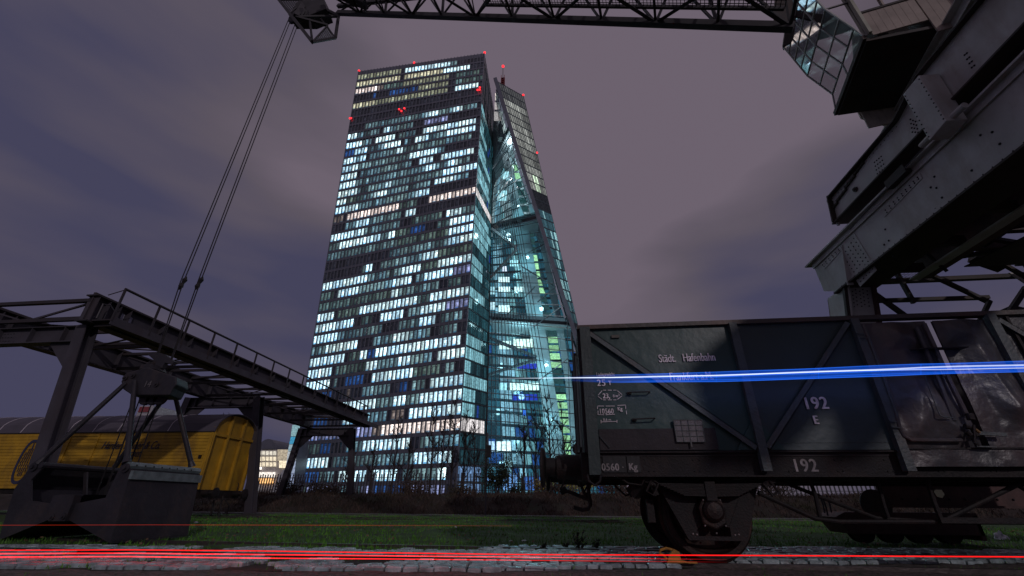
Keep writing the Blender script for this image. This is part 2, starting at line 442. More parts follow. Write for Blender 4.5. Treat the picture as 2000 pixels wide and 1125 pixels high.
# grass (nobody could count it)
def blades(name, n, area, hmin, hmax, m, hf, w=0.006, lean=0.5, dens=None, near=1.0):
    rng = np.random.default_rng(len(name) + n)
    x0, x1, y0, y1 = area
    V = []; Fc = []
    k = 0
    while k < n:
        t = rng.random() ** near
        y = y0 + (y1 - y0) * t; x = x0 + (x1 - x0) * rng.random()
        if dens and rng.random() > dens(x, y): 
            k += 1; continue
        z = hf(x, y) - 0.01; h = hmin + (hmax - hmin) * rng.random() ** 2; a = rng.random() * 6.283
        ww = w * (0.6 + rng.random()) * (0.5 + y / 12)
        dx, dy = math.cos(a) * ww, math.sin(a) * ww; lx, ly = (rng.random() - .5) * h * 2 * lean, (rng.random() - .5) * h * 2 * lean
        i = len(V)
        V += [(x - dx, y - dy, z), (x + dx, y + dy, z), (x + lx, y + ly, z + h)]
        Fc.append((i, i + 1, i + 2)); k += 1
    b = MB(); b.v = V; b.f = Fc; b.c = [None] * len(Fc)
    o = b.build(name, m); o['kind'] = 'stuff'
    return o
def patch(x, y):
    if y < road_far(x): return -1
    return 0.35 + 0.65 * (nse(x, y, 0.8, 2) > -0.15)
o = blades('grass', 90000, (-16, 14, 6.2, 27), 0.02, 0.10, M_grass, lawn_h, near=2.0, dens=patch)
tag(o, 'short green grass of the lawn behind the cobbled track', 'grass')
b = MB(); r_ = random.Random(8)
for _ in range(900):
    x_ = r_.uniform(-12, 12); y_ = r_.uniform(6.5, 20)
    if y_ < road_far(x_): continue
    c_ = Vector((x_, y_, lawn_h(x_, y_) + .05)); u_ = Vector((r_.uniform(-1, 1), r_.uniform(-1, 1), r_.uniform(-.3, .3))).normalized() * .028; v_ = u_.orthogonal().normalized() * .02
    b.quad(c_ - u_, c_ + v_, c_ + u_, c_ - v_)
o = b.build('fallen_leaves', mat('leaf_litter', (.14, .09, .05), .8)); o['kind'] = 'stuff'; tag(o, 'scattered brown fallen leaves on the lawn', 'leaves')
def cobz(x, y): return 0.005
def tuft(x, y):
    if y < road_near(x) or y > road_far(x): return -1
    return 1.0 if nse(x, y, 1.6, 7) + (0.25 if x < -1 else 0) > 0.22 else 0.02
o = blades('grass', 22000, (-9, 8, 4.2, 8.4), 0.015, 0.06, M_grass, cobz, w=0.005, dens=tuft)
tag(o, 'small grass tufts growing in the joints of the cobbles', 'grass')
o = blades('grass', 9000, (-9, 9, 3.9, 6.6), 0.01, 0.045, M_grass, grav_h, w=0.004, dens=lambda x, y: -1 if y > road_near(x) else (1.0 if nse(x, y, 2.2, 1) > 0.1 else 0.03))
tag(o, 'sparse low grass on the brown gravel strip in front of the cobbles', 'grass')
o = blades('dry_grass', 60000, (-32, 30, 26.3, 33.5), 0.08, 0.34, M_dry, bank_h, w=0.008, lean=0.9, dens=lambda x, y: 0.9 if nse(x, y, 0.7, 5) > -0.2 else 0.2)
tag(o, 'brown withered grass covering the bank below the fence', 'dry grass')

# cobbles: every stone its own piece, joints recessed
rng = random.Random(3)
pv = thing('cobbled_pavement', (0, 6.3, 0), 'grey cobbled pavement in running rows round the wagon wheel', 'pavement')
del pv['label']; del pv['category']; pv['kind'] = 'structure'
b = MB(); xs_ = np.linspace(-13, 13, 80)
for a_, c_ in zip(xs_[:-1], xs_[1:]): b.quad((a_, road_near(a_), -.014), (c_, road_near(c_), -.014), (c_, road_far(c_) + .03, -.014), (a_, road_far(a_) + .03, -.014))
bed = b.build('joint_bed', M_soil, pv)
def stone(w, d, h, s):
    r = random.Random(s); b = MB()
    def j(k): return (r.random() - .5) * k
    bot = [(-w / 2, -d / 2, -0.07), (w / 2, -d / 2, -0.07), (w / 2, d / 2, -0.07), (-w / 2, d / 2, -0.07)]
    mid = [(x + j(.012), y + j(.01), h - 0.012) for x, y, _ in bot]
    top = [(x * 0.86 + j(.006), y * 0.82 + j(.005), h + j(.006)) for x, y, _ in mid]
    b.v = bot + mid + top
    for a, c in ((0, 4), (4, 8)):
        for k in range(4):
            n = (k + 1) % 4; b.f.append((a + k, a + n, c + n, c + k))
    b.f.append((8, 9, 10, 11)); b.c = [None] * len(b.f)
    return b
stones = []
SL = 0.125
v = 2.6
while v < 9.4:
    d = rng.uniform(0.105, 0.135); x = -12.5 + rng.random() * 0.1
    while x < 12.0:
        w = rng.uniform(0.13, 0.21)
        sx = x + w / 2; sy = v + d / 2 + SL * sx + 0.015 * nse(sx, v, 0.9)
        onrail = abs(sy - 5.83) < 0.075 or abs(sy - 7.27) < 0.075
        if road_near(sx) + .03 < sy < road_far(sx) - .03 and nse(sx, sy, 1.1, 11) > (-0.45 if sx > -1.5 else -0.16) and not onrail:
            stones.append((sx, sy, w - 0.02, d - 0.018))
        x += w
    v += d
c0 = np.array([0.6, 5.2])
stones.sort(key=lambda s: (s[0] - 0.6) ** 2 * 0.12 + (s[1] - 5.0) ** 2)
protos = [stone(0.15, 0.1, 0.022, k).build('cobble', M_cobble, pv) for k in range(6)]
allb = MB()
for k, (sx, sy, w, d) in enumerate(stones):
    h = rng.uniform(-0.006, 0.012)
    if k < 6:
        p_ = protos[k]; p_.location = Vector((sx, sy, h - 0.024)) - WL[pv.name]; WL[p_.name] = Vector((sx, sy, h - 0.024))
        p_.scale = (w / 0.15, d / 0.1, 1); p_.rotation_euler = (0, 0, .124)
    elif k < 300:
        share('cobble', protos[k % 6], (sx, sy, h - 0.024), pv, (rng.uniform(-.03, .03), rng.uniform(-.02, .02), rng.uniform(-.04, .04) + .124), (w / 0.15, d / 0.1, 1))
    else:
        s = stone(w, d, 0.022 + h, k); i = len(allb.v)
        allb.v += [(a - bb * .124 + sx, bb + a * .124 + sy, c) for a, bb, c in s.v]; allb.f += [tuple(q + i for q in f) for f in s.f]; allb.c += s.c
allb.build('cobble', M_cobble, pv, kind='stuff', label='outlying grey cobbles of the pavement')
for yy in (5.83, 7.27):
    b = MB(); b.box(-13, 13, yy - 0.03, yy + 0.03, -0.05, 0.03); b.box(-13, 13, yy + (0.045 if yy < 6 else -0.06), yy + (0.06 if yy < 6 else -0.045), -0.05, 0.015)
    o = b.build('rail', M_rail); o['kind'] = 'structure'
for yy in (17.6, 19.05):
    b = MB(); b.box(-34, 2, yy - 0.03, yy + 0.03, -0.08, 0.03); o = b.build('rail', M_rail); o['kind'] = 'structure'

# ============================================================ OFFICE TOWERS
def line3(p, q):
    p = np.array(p); q = np.array(q)
    return lambda z: p + (q - p) * (z - p[2]) / (q[2] - p[2])
EL = line3(camyz(572, 909, 153.3, -0.098), camyz(700, 145, 153.3, -0.098))
ER = line3(camyz(897.5, 862, 120.8, 0.0265), camyz(946.5, 104, 120.8, 0.0265))
EV = line3(camyz(949.5, 860, 124, 0.18), camyz(964, 239, 124, 0.18))
ES = line3(camyz(1113, 622, 146, -0.121), camyz(968, 156, 146, -0.121))
_s = camyz(1050.7, 421, 146, -0.121)
EE = line3(atz(1080.6, 434, _s[2]), atz(1022, 187, 165.5))
ZROOF = float(camyz(946.5, 104, 120.8, 0.0265)[2]); ZS = 165.5; PITCH = 4.15
def rowz(i):
    return 3.0 + (42 - i) * PITCH + 1.8 * max(0.0, (9 - i) / 9.0) - (0.5 if 8 < i < 16 else 0)
def ruled(A, B): return lambda u, z: A(z) * (1 - u) + B(z) * u
def offs(S, u, z, d):
    p = S(u, z); du = S(u + 0.01, z) - S(u - 0.01, z); dz = S(u, z + 1) - S(u, z - 1)
    n = np.cross(du, dz); n /= np.linalg.norm(n)
    if n @ (OC - p) < 0: n = -n
    return p + n * d
def strip_box(b, S, u0, u1, z0, z1, d0, d1, n=1):
    for k in range(n):
        a = u0 + (u1 - u0) * k / n; c = u0 + (u1 - u0) * (k + 1) / n
        f = [offs(S, a, z0, d1), offs(S, c, z0, d1), offs(S, c, z1, d1), offs(S, a, z1, d1)]
        r = [offs(S, a, z0, d0), offs(S, c, z0, d0), offs(S, c, z1, d0), offs(S, a, z1, d0)]
        i = len(b.v); b.v += [tuple(x) for x in r + f]
        b.f += [(i + 4, i + 5, i + 6, i + 7), (i, i + 1, i + 5, i + 4), (i + 3, i + 7, i + 6, i + 2), (i, i + 4, i + 7, i + 3), (i + 1, i + 2, i + 6, i + 5), (i, i + 3, i + 2, i + 1)]
        b.c += [None] * 6
wr = random.Random(11)
COL = dict(B=(0.66, 0.97, 1.10), T=(0.17, 0.31, 0.36), D=(0.012, 0.013, 0.02), W=(1.0, 0.84, 0.78), w=(0.22, 0.18, 0.165),
           Y=(0.34, 0.36, 0.25), y=(0.75, 0.72, 0.50), U=(0.02, 0.08, 0.27), P=(0.30, 0.34, 0.62), G=(0.10, 0.17, 0.165))
def window(b, S, u0, u1, z0, z1, st, wide, glow=1.0):
    o_ = random.Random(int(z0 * 10) * 131 + int(u0 * NC / 3)); room = o_.uniform(.72, 1.3); hue = o_.uniform(-1, 1)
    glow = glow * room
    c = np.array(COL[st]) * (np.array((1 + .10 * hue, 1.0, 1 - .10 * hue)) if st in 'BTG' else 1); f = {'B': wr.uniform(0.9, 2.3), 'W': wr.uniform(0.95, 1.9), 'y': wr.uniform(0.7, 1.3)}.get(st, wr.uniform(0.45, 1.45)) * glow
    c = c * f
    if st in 'TG' and wr.random() < 0.25: c = c * 0.4
    d = 0.06
    q = lambda a, e, z_0, z_1, cc: b.quad(offs(S, a, z_0, d), offs(S, e, z_0, d), offs(S, e, z_1, d), offs(S, a, z_1, d), tuple(cc))
    du = u1 - u0; h = z1 - z0
    if wide:
        zt = z1 - h * 0.24
        q(u0, u1, zt + h * 0.05, z1, c * (0.95 if wr.random() < .6 else 0.5))
        q(u0, u0 + du * 0.3, z0 + h * .14, zt, c * 0.55)
        zm_ = z0 + h * wr.uniform(.28, .5); ul = u0 + du * 0.3
        q(ul, u1, zm_, zt, c * wr.uniform(1.0, 1.35))
        us_ = ul + (u1 - ul) * wr.uniform(.2, .8); q(ul, us_, z0 + h * .14, zm_, c * wr.uniform(.35, 1.0)); q(us_, u1, z0 + h * .14, zm_, c * wr.uniform(.5, 1.1))
        q(u0, u1, z0, z0 + h * 0.14, c * np.array((0.35, 0.62, 0.9)) * 0.6)
    else:
        q(u0, u0 + du * 0.55, z0, z1, c * 0.45); q(u0 + du * 0.55, u1, z0, z1, c * 0.8)

# lit, dim and dark offices row by row, as the photograph shows them: (from, to, state) along the row
ROWS = {
0: [(0, .37, 'Y'), (.38, .75, 'B'), (.75, .8, 'T')], 1: [(0, .37, 'y'), (.38, .68, 'y'), (.68, .9, 'B')],
2: [(0, .18, 'W'), (.19, .22, 'w'), (.24, .38, 'G'), (.38, .74, 'Y'), (.8, .97, 'G')], 3: [(.15, .17, 'U'), (.28, .5, 'U'), (.5, .74, 'Y'), (.8, 1, 'G')],
4: [(0, .18, 'y'), (.18, .5, 'Y'), (.5, .75, 'Y'), (.8, .98, 'B')], 5: [], 6: [],
7: [(.12, .6, 'T'), (.6, .7, 'B'), (.7, .8, 'T'), (.8, .87, 'B'), (.87, .97, 'T')], 8: [(0, .08, 'B'), (.08, .26, 'T'), (.27, .33, 'B'), (.33, .5, 'T'), (.6, .78, 'P')],
9: [(0, .12, 'B'), (.14, .2, 'T'), (.24, .38, 'B'), (.4, .55, 'T'), (.6, .98, 'B')], 10: [(0, .07, 'U'), (.08, .17, 'B'), (.18, .28, 'T'), (.29, .44, 'B'), (.45, .52, 'T'), (.53, .64, 'B'), (.64, .78, 'T'), (.78, .97, 'B')],
11: [(0, .09, 'B'), (.09, .13, 'T'), (.13, .18, 'B'), (.2, .4, 'T'), (.4, .46, 'B'), (.46, .95, 'T')], 12: [(0, .13, 'B'), (.13, .52, 'T'), (.52, .73, 'B'), (.73, .78, 'T')],
13: [(0, .14, 'B'), (.15, .55, 'T'), (.58, .7, 'B'), (.75, .98, 'B')], 14: [(0, .14, 'B'), (.14, .64, 'T'), (.65, .71, 'B'), (.72, .8, 'T'), (.8, .88, 'B'), (.88, .96, 'T')],
15: [(0, .15, 'B'), (.15, .35, 'T'), (.35, .42, 'B'), (.42, .76, 'T'), (.78, 1, 'B')], 16: [(0, .08, 'B'), (.08, .2, 'G'), (.2, .29, 'T'), (.29, .38, 'B'), (.38, .7, 'T'), (.71, .88, 'B'), (.88, .95, 'T')],
17: [(0, .17, 'B'), (.17, .59, 'T'), (.6, .68, 'B')], 18: [(0, .08, 'w'), (.09, .49, 'W'), (.5, .62, 'G'), (.68, .7, 'w'), (.7, .99, 'W')],
19: [(.1, .17, 'T'), (.17, .27, 'B'), (.27, .46, 'T'), (.46, .5, 'G'), (.54, .61, 'B')], 20: [(0, .25, 'B'), (.25, .5, 'T'), (.6, .8, 'G'), (.82, .93, 'B'), (.93, 1, 'T')],
21: [(0, .08, 'T'), (.08, .38, 'B'), (.38, .43, 'T'), (.43, .48, 'B'), (.5, .58, 'G'), (.6, .68, 'U'), (.76, .85, 'G'), (.85, 1, 'B')], 22: [(0, .5, 'T'), (.5, .84, 'G'), (.85, 1, 'B')],
23: [(.05, .3, 'D'), (.47, .85, 'T'), (.85, 1, 'B')], 24: [(.28, .3, 'T'), (.3, .37, 'B'), (.4, .7, 'T'), (.7, .8, 'B'), (.8, 1, 'G')],
25: [(0, .33, 'B'), (.33, .56, 'T'), (.57, .68, 'B'), (.7, .79, 'G'), (.8, 1, 'B')], 26: [(0, .1, 'G'), (.12, .27, 'B'), (.27, .52, 'T'), (.52, .63, 'B'), (.66, .72, 'T'), (.72, .9, 'B'), (.9, 1, 'P')],
27: [(0, .5, 'G'), (.5, .57, 'B'), (.57, .82, 'T'), (.88, .96, 'G')], 28: [(0, .14, 'B'), (.15, .31, 'G'), (.32, .68, 'B'), (.68, .77, 'G'), (.78, 1, 'B')],
29: [(0, .28, 'B'), (.34, .42, 'G'), (.46, .62, 'B'), (.64, .72, 'T'), (.73, .86, 'B'), (.86, 1, 'P')], 30: [(0, .17, 'B'), (.17, .48, 'T'), (.6, .71, 'T'), (.72, .82, 'B'), (.84, .98, 'T')],
31: [(0, .1, 'T'), (.1, .34, 'B'), (.44, .56, 'T'), (.56, .67, 'B'), (.67, .8, 'T'), (.84, .95, 'T')], 32: [(0, .25, 'B'), (.27, .36, 'G'), (.36, .4, 'B'), (.42, .47, 'U'), (.47, .98, 'B')],
33: [(0, .18, 'B'), (.2, .4, 'G'), (.42, .49, 'B'), (.5, .61, 'T'), (.62, .69, 'B'), (.7, .83, 'T'), (.84, 1, 'B')], 34: [(0, .18, 'B'), (.2, .24, 'T'), (.28, .4, 'U'), (.45, .71, 'B'), (.72, .86, 'G'), (.9, .96, 'T')],
35: [(.1, .2, 'U'), (.3, .33, 'w'), (.42, .6, 'T'), (.64, .7, 'U'), (.72, .8, 'T'), (.82, 1, 'B')], 36: [(.1, .25, 'U'), (.28, .4, 'B'), (.42, .5, 'B'), (.5, .61, 'T'), (.62, .68, 'B'), (.68, .78, 'T'), (.78, 1, 'B')],
37: [(.1, .2, 'U'), (.32, .4, 'B'), (.44, .6, 'T'), (.62, .7, 'w'), (.72, 1, 'B')], 38: [(0, .36, 'P'), (.38, .5, 'P'), (.5, .56, 'w'), (.56, 1, 'W')],
39: [(0, .05, 'P'), (.06, .18, 'G'), (.18, .25, 'U'), (.36, .46, 'T'), (.46, .75, 'B'), (.8, 1, 'T')], 40: [(0, .26, 'B'), (.27, .36, 'T'), (.36, .76, 'T'), (.77, .98, 'B')],
41: [(0, .2, 'U'), (.2, .32, 'T'), (.34, .5, 'B'), (.54, .7, 'B'), (.72, .9, 'T'), (.9, .96, 'B')], 42: [(0, .12, 'G'), (.12, .3, 'P'), (.33, .48, 'T'), (.5, .56, 'P'), (.56, .74, 'U'), (.76, .95, 'P')]}
def state(row, u):
    for a, c, s in ROWS[row]:
        if a <= u <= c: return s
    return 'D'

TW = thing('skyscraper', (float(ER(0)[0]) + 5, float(ER(0)[1]) + 12, 0.9), 'tall glass office skyscraper with lit windows, two slanting slabs joined by an atrium', 'skyscraper')
SN = ruled(EL, ER); NC = 39
nf = MB(); strip_box(nf, SN, 0, 1, 0.9, ZROOF, -0.6, 0.0, 12)
north = nf.build('north_facade', M_facade, TW, label='broad warped front of dark metal with rows of lit windows')
rest = MB(); nsingle = 0
for i in range(43):
    zc = rowz(i)
    sb = MB(); strip_box(sb, SN, 0, 1, zc - 2.55, zc - 1.5, 0.0, 0.22, 2); sb.build('spandrel', M_facade, north)
    for k in range(NC):
        wide = k % 2 == 0
        u0 = (k + (0.12 if wide else 0.16)) / NC; u1 = (k + (0.90 if wide else 0.72)) / NC
        st = state(i, (k + .5) / NC)
        if i >= 36 and st != 'Z':
            wb = MB(); window(wb, SN, u0, u1, zc - 1.42, zc + 1.5, st, wide); wb.build('window', M_pane, north)
        else:
            window(rest, SN, u0, u1, zc - 1.42, zc + 1.5, st, wide)
rest.build('window', M_pane, north, kind='stuff', label='office windows of the upper storeys, lit and dark')
for k in range(NC + 1):
    mb = MB(); u = k / NC
    for z0, z1 in ((0.9, ZROOF),):
        strip_box(mb, SN, u - 0.0022, u + 0.0022, z0, z1, 0.0, 0.34, 1)
    mb.build('mullion', M_mullion, north)
# blue reflections / ceiling lights of the top rows stay as lit panes; side face of the slab
SS = ruled(ER, EV)
sf = MB(); strip_box(sf, SS, 0, 1, 0.9, ZROOF, -0.6, -0.05, 4)
side = sf.build('side_facade', mat('side_glass', (0.035, 0.065, 0.075), 0.12, 0.3, 0.2, 0.4, 0), TW, label='narrow teal glass flank of the broad slab')
srest = MB()
side_lit = {7: .3, 9: .3, 10: .5, 12: .5, 13: .9, 15: .8, 16: .9, 18: 1.0, 20: .9, 21: 1.0, 22: .9, 23: .8, 25: .6, 26: .6, 28: .75, 29: .2, 32: .7, 33: .9, 34: .3, 35: 1.0, 36: .5, 37: .5, 38: .95, 41: .9, 42: .9}
for i in range(43):
    zc = rowz(i); sb = MB()
    if i > 5 or i in (0, 4):
        strip_box(sb, SS, 0, 1, zc - 2.2, zc - 1.9, -0.05, 0.05, 1); sb.build('floor_band', M_teal_frame, side)
    for k in range(12):
        u0 = (k + 0.06) / 12; u1 = (k + 0.94) / 12; lim = side_lit.get(i, 0)
        if i < 7: continue
        if u1 <= lim + 0.01:
            c = np.array((0.85, 0.80, 0.80) if i in (18, 38) else (0.22, 0.50, 0.58)) * wr.uniform(0.5, 1.25)
            if i > 38: c = np.array((0.16, 0.30, 0.55)) * wr.uniform(0.5, 1.2)
        else:
            c = np.array((0.008, 0.035, 0.045)) * wr.uniform(0.4, 2.2)
            if wr.random() < 0.03: c = np.array((0.01, 0.04, 0.22))
        q = [offs(SS, a, z, 0.0) for a, z in ((u0, zc - 1.7), (u1, zc - 1.7), (u1, zc + 1.8), (u0, zc + 1.8))]
        srest.quad(*q, tuple(c))
srest.build('window', M_pane, side, kind='stuff', label='teal windows of the flank, some rows lit')
for k in range(13):
    mb = MB(); strip_box(mb, SS, k / 12 - 0.003, k / 12 + 0.003, 0.9, ZROOF, -0.05, 0.10, 1); mb.build('mullion', M_teal_frame, side)
# back, roof, far walls close the slab
BL = lambda z: EL(z) + (EV(z) - ER(z))
bk = MB()
for A_, B_ in ((EL, BL), (BL, EV)):
    bk.quad(A_(0.9), B_(0.9), B_(ZROOF - .1), A_(ZROOF - .1))
bk.quad(EL(ZROOF - .1), ER(ZROOF - .1), EV(ZROOF - .1), BL(ZROOF - .1))
bk.build('rear_wall', M_facade, TW)
# south slab
ST = ruled(ES, EE)
sb = MB(); strip_box(sb, ST, 0, 1, 0.9, ZS, -0.6, -0.05, 6)
south = sb.build('south_facade', mat('south_glass', (0.055, 0.07, 0.075), 0.2, 0.3, 0.2, 0.4, 0), TW, label='slanting gridded front of the narrow slab, pale near the top')
srest = MB(); SC = 12
for i in range(39):
    zc = ZS - 2.6 - i * PITCH
    bb = MB(); strip_box(bb, ST, 0, 1, zc - 2.2, zc - 1.75, -0.05, 0.12, 1); bb.build('floor_band', M_teal_frame, south)
    for k in range(SC):
        u0 = (k + 0.1) / SC; u1 = (k + 0.9) / SC
        if i < 2: c = np.array((0.07, 0.075, 0.075))
        elif i < 13: c = np.array((0.40, 0.42, 0.39)) * (0.75 + 0.25 * math.sin(i * 1.3)) * (1.0 if k < 9 else .6) 
        elif i < 15: c = np.array((0.012, 0.014, 0.016))
        else:
            c = np.array((0.05, 0.135, 0.17))
            if nse(k * 0.5, i * 0.6, 1.0, 3) > 0.22: c = np.array((0.45, 0.85, 0.9))
            elif nse(k * 0.4, i * 0.5, 1.0, 8) > 0.2: c = np.array((0.10, 0.27, 0.33))
            if 25 < i < 27: c = np.array((0.015, 0.03, 0.035))
        if i in (11, 12) and k in (5, 6, 7): c = np.array((1.0, 1.3, 0.95))
        c = c * wr.uniform(0.5, 1.3)
        q = [offs(ST, a, z, 0.0) for a, z in ((u0, zc - 1.7), (u1, zc - 1.7), (u1, zc + 1.9), (u0, zc + 1.9))]
        srest.quad(*q, tuple(c))
srest.build('window', M_pane, south, kind='stuff', label='gridded windows of the narrow slab')
for k in range(SC + 1):
    mb = MB(); strip_box(mb, ST, k / SC - 0.004, k / SC + 0.004, 0.9, ZS, -0.05, 0.18, 1); mb.build('mullion', M_mullion, south)
SB = lambda z: ES(z) + np.array([3.0, 26.0, 0]); EB = lambda z: EE(z) + np.array([3.0, 26.0, 0])
bk = MB()
bk.quad(EE(.9), EB(.9), EB(ZS), EE(ZS)); bk.quad(SB(.9), EB(.9), EB(ZS), SB(ZS)); bk.quad(ES(ZS - .1), EE(ZS - .1), EB(ZS - .1), SB(ZS - .1))
bk.build('rear_wall', M_facade, TW)
b = MB(); pts = [ES(z) for z in (0.9, 60, 120, ZS + 1)]
b.bar(pts[0], pts[3], 1.5, 1.0, (0, -1, 0)); b.build('corner_spine', M_facade, TW)

# atrium between the slabs
AT = thing('atrium', tuple(EV(0.9)), '', ''); del AT['label']; del AT['category']
AT.parent = TW; AT.location = Vector(EV(0.9)) - WL[TW.name]; WL[AT.name] = Vector(EV(0.9))
def GZ(d, z):
    a = EV(z); c = ES(z); w = np.linalg.norm((c - a)[:2]); return a + (c - a) * d / w, w
ZT = 164.0
for k in range(17):
    d = k * 1.72 + (0.0 if k else 0.02)
    zs = [z for z in np.arange(0.9, ZT, 1.0) if GZ(d, z)[1] >= d]
    if not zs: continue
    b = MB(); p, q = GZ(d, zs[0])[0], GZ(d, zs[-1])[0]
    t = 0.48 if k == 0 else 0.24
    b.bar(p, q, t, t, (0, -1, 0)); b.build('mullion', M_teal_frame if k else M_rivet, AT)
z = 1.0
while z < ZT:
    p, w = GZ(0, z); q = GZ(w, z)[0]
    b = MB(); b.bar(p, q, 0.2, 0.26); b.build('transom', M_teal_frame, AT); z += PITCH
gl = MB(); zs = np.linspace(0.9, ZT, 24)
for a, c in zip(zs[:-1], zs[1:]):
    gl.quad(EV(a) + [0, .3, 0], ES(a) + [0, .3, 0], ES(c) + [0, .3, 0], EV(c) + [0, .3, 0])
gl.build('curtain_glass', M_glass, AT)
# interior seen through the glass: storeys, blades of concrete, green stair, bridges
def px_face(b, pts, Y, color=None): b.poly([camy(x, y, Y) for x, y in pts], color)
def slab_from(pts, Y, th=1.2):
    b = MB(); f = [camy(x, y, Y) for x, y in pts]
    b.prism(f, (0.15, th, 0)); return b
back = MB()
for i in range(40):
    zc = 3 + i * PITCH
    l = EV(zc) + [0, 16, 0]; r = ES(zc) + [0, 16, 0]; ext = (l - r) / max(1, np.linalg.norm(l - r)) * 7.0; l = l + ext
    if np.linalg.norm(r - l) < 7.5: continue
    l2 = EV(zc + 3.1) + [0, 16, 0] + ext; r2 = ES(zc + 3.1) + [0, 16, 0]
    nC = 20
    for k in range(nC):
        u0, u1 = (k + .05) / nC, (k + .95) / nC
        n_ = nse(k * 0.33, i * 0.55, 1.0, 21); c = np.array((0.02, 0.085, 0.12)) * wr.uniform(0.4, 1.9)
        if zc > 105: c = np.array((0.34, 0.42, 0.45)) * wr.uniform(0.4, 1.5)
        if zc > 141: c = np.array((0.75, 0.72, 0.70)) * wr.uniform(0.5, 1.4)
        if 4 <= k < 7 and zc < 141: c = np.array((0.28, 0.50, 0.62)) * wr.uniform(0.4, 1.3)
        if n_ > 0.12 and 6 <= k < 13: c = np.array((0.25, 0.5, 0.55)) * wr.uniform(.4, 1.3)
        if i < 12 and wr.random() < .12: c = np.array((0.015, 0.07, 0.25))
        back.quad(l * (1 - u0) + r * u0, l * (1 - u1) + r * u1, l2 * (1 - u1) + r2 * u1, l2 * (1 - u0) + r2 * u0, tuple(c))
back.build('inner_window', M_pane, AT, kind='stuff', label='windows inside the atrium')
YB = 144
b = MB(); lb = EV(0.9) + [-8, 18, 0]; rb = ES(0.9) + [0, 18, 0]; lt = EV(ZT) + [-8, 18, 0]; rt = ES(ZT) + [0, 18, 0]
b.quad(lb, rb, rt, lt); b.build('inner_wall', mat('atrium_inner_wall', (0.06, 0.10, 0.12), 0.6, 0, 0.2, 0.3, 0), AT)
slab_from([(968, 236), (1003, 330), (1016, 400), (1032, 445), (1052, 560), (1072, 690), (1112, 930), (1078, 930), (1052, 745), (1030, 620), (1010, 470), (985, 330)], YB - 1).build('concrete_blade', M_conc, AT, label='pale leaning concrete blade left of the green stair')
slab_from([(1012, 330), (1050, 430), (1080, 540), (1100, 640), (1118, 760), (1124, 800), (1124, 930), (1120, 930), (1104, 745), (1086, 640), (1060, 500), (1036, 415)], YB - 1).build('concrete_blade', M_conc, AT, label='pale leaning concrete blade beside the corner spine')
gr = MB()
ys = list(range(320, 900, 16))
def gx(y, side):
    a = [(320, 996, 1010), (440, 1022, 1040), (545, 1040, 1056), (640, 1068, 1086), (740, 1080, 1100), (880, 1102, 1122)]
    for (y0, l0, r0), (y1, l1, r1) in zip(a[:-1], a[1:]):
        if y <= y1:
            t = (y - y0) / (y1 - y0); return (l0 + (l1 - l0) * t) if side == 0 else (r0 + (r1 - r0) * t)
    return a[-1][1 + side]
for y in ys:
    lit = (300 < y < 350) or (495 < y < 570) or (655 < y < 720) or y > 755
    c = (np.array((0.50, 0.85, 0.42)) * wr.uniform(.6, 1.3)) if lit else np.array((0.02, 0.06, 0.06))
    px_face(gr, [(gx(y, 0), y + 2), (gx(y, 1), y + 2), (gx(y + 14, 1), y + 14), (gx(y + 14, 0), y + 14)], YB, tuple(c))
gr.build('stair_window', M_pane, AT, kind='stuff', label='green lit windows of the stair')
def inner(pts, Y, name, m, th=1.0, label=None): slab_from(pts, Y, th).build(name, m, AT, label=label)
for zz in (141.5, 99.5, 57.5):
    b = MB(); l, r = EV(zz), ES(zz)
    b.prism([l + [0, .5, 0], r + [0, .5, 0], r + [0, 14, 0], l + [0, 14, 0]], (0, 0, 1.3)); b.build('platform', M_teal_frame, AT)
    b = MB(); b.prism([l + [0, .9, -1.6], r + [0, .9, -1.6], r + [0, 12, -1.6], l + [0, 12, -1.6]], (0, 0, 0.5)); b.build('ceiling', M_conc, AT)
for (x0, y0, x1, y1) in ((962, 330, 990, 290), (990, 290, 1012, 330), (962, 395, 1000, 345), (1000, 345, 1030, 395), (965, 250, 985, 270), (1020, 500, 1075, 470), (1018, 520, 1085, 560), (1040, 640, 1095, 600), (1050, 745, 1110, 700), (1060, 800, 1115, 840), (960, 447, 1009, 485), (1010, 487, 956, 545), (956, 660, 1048, 698), (1048, 702, 952, 733), (985, 620, 1045, 560), (985, 800, 1055, 830), (990, 330, 1003, 250), (1050, 590, 1085, 560), (1000, 400, 1006, 290)):
    b = MB(); big = (x0, y0) in ((960, 447), (1010, 487), (956, 660), (1048, 702))
    b.bar(camy(x0, y0, 138), camy(x1, y1, 138), 1.1 if big and (y0 < 550 or 655 < y0 < 740) else 0.35, 0.9 if big else 0.35); b.build('truss_beam', mat('beam_grey', (0.16, 0.20, 0.22), 0.5), AT)
lit = MB()
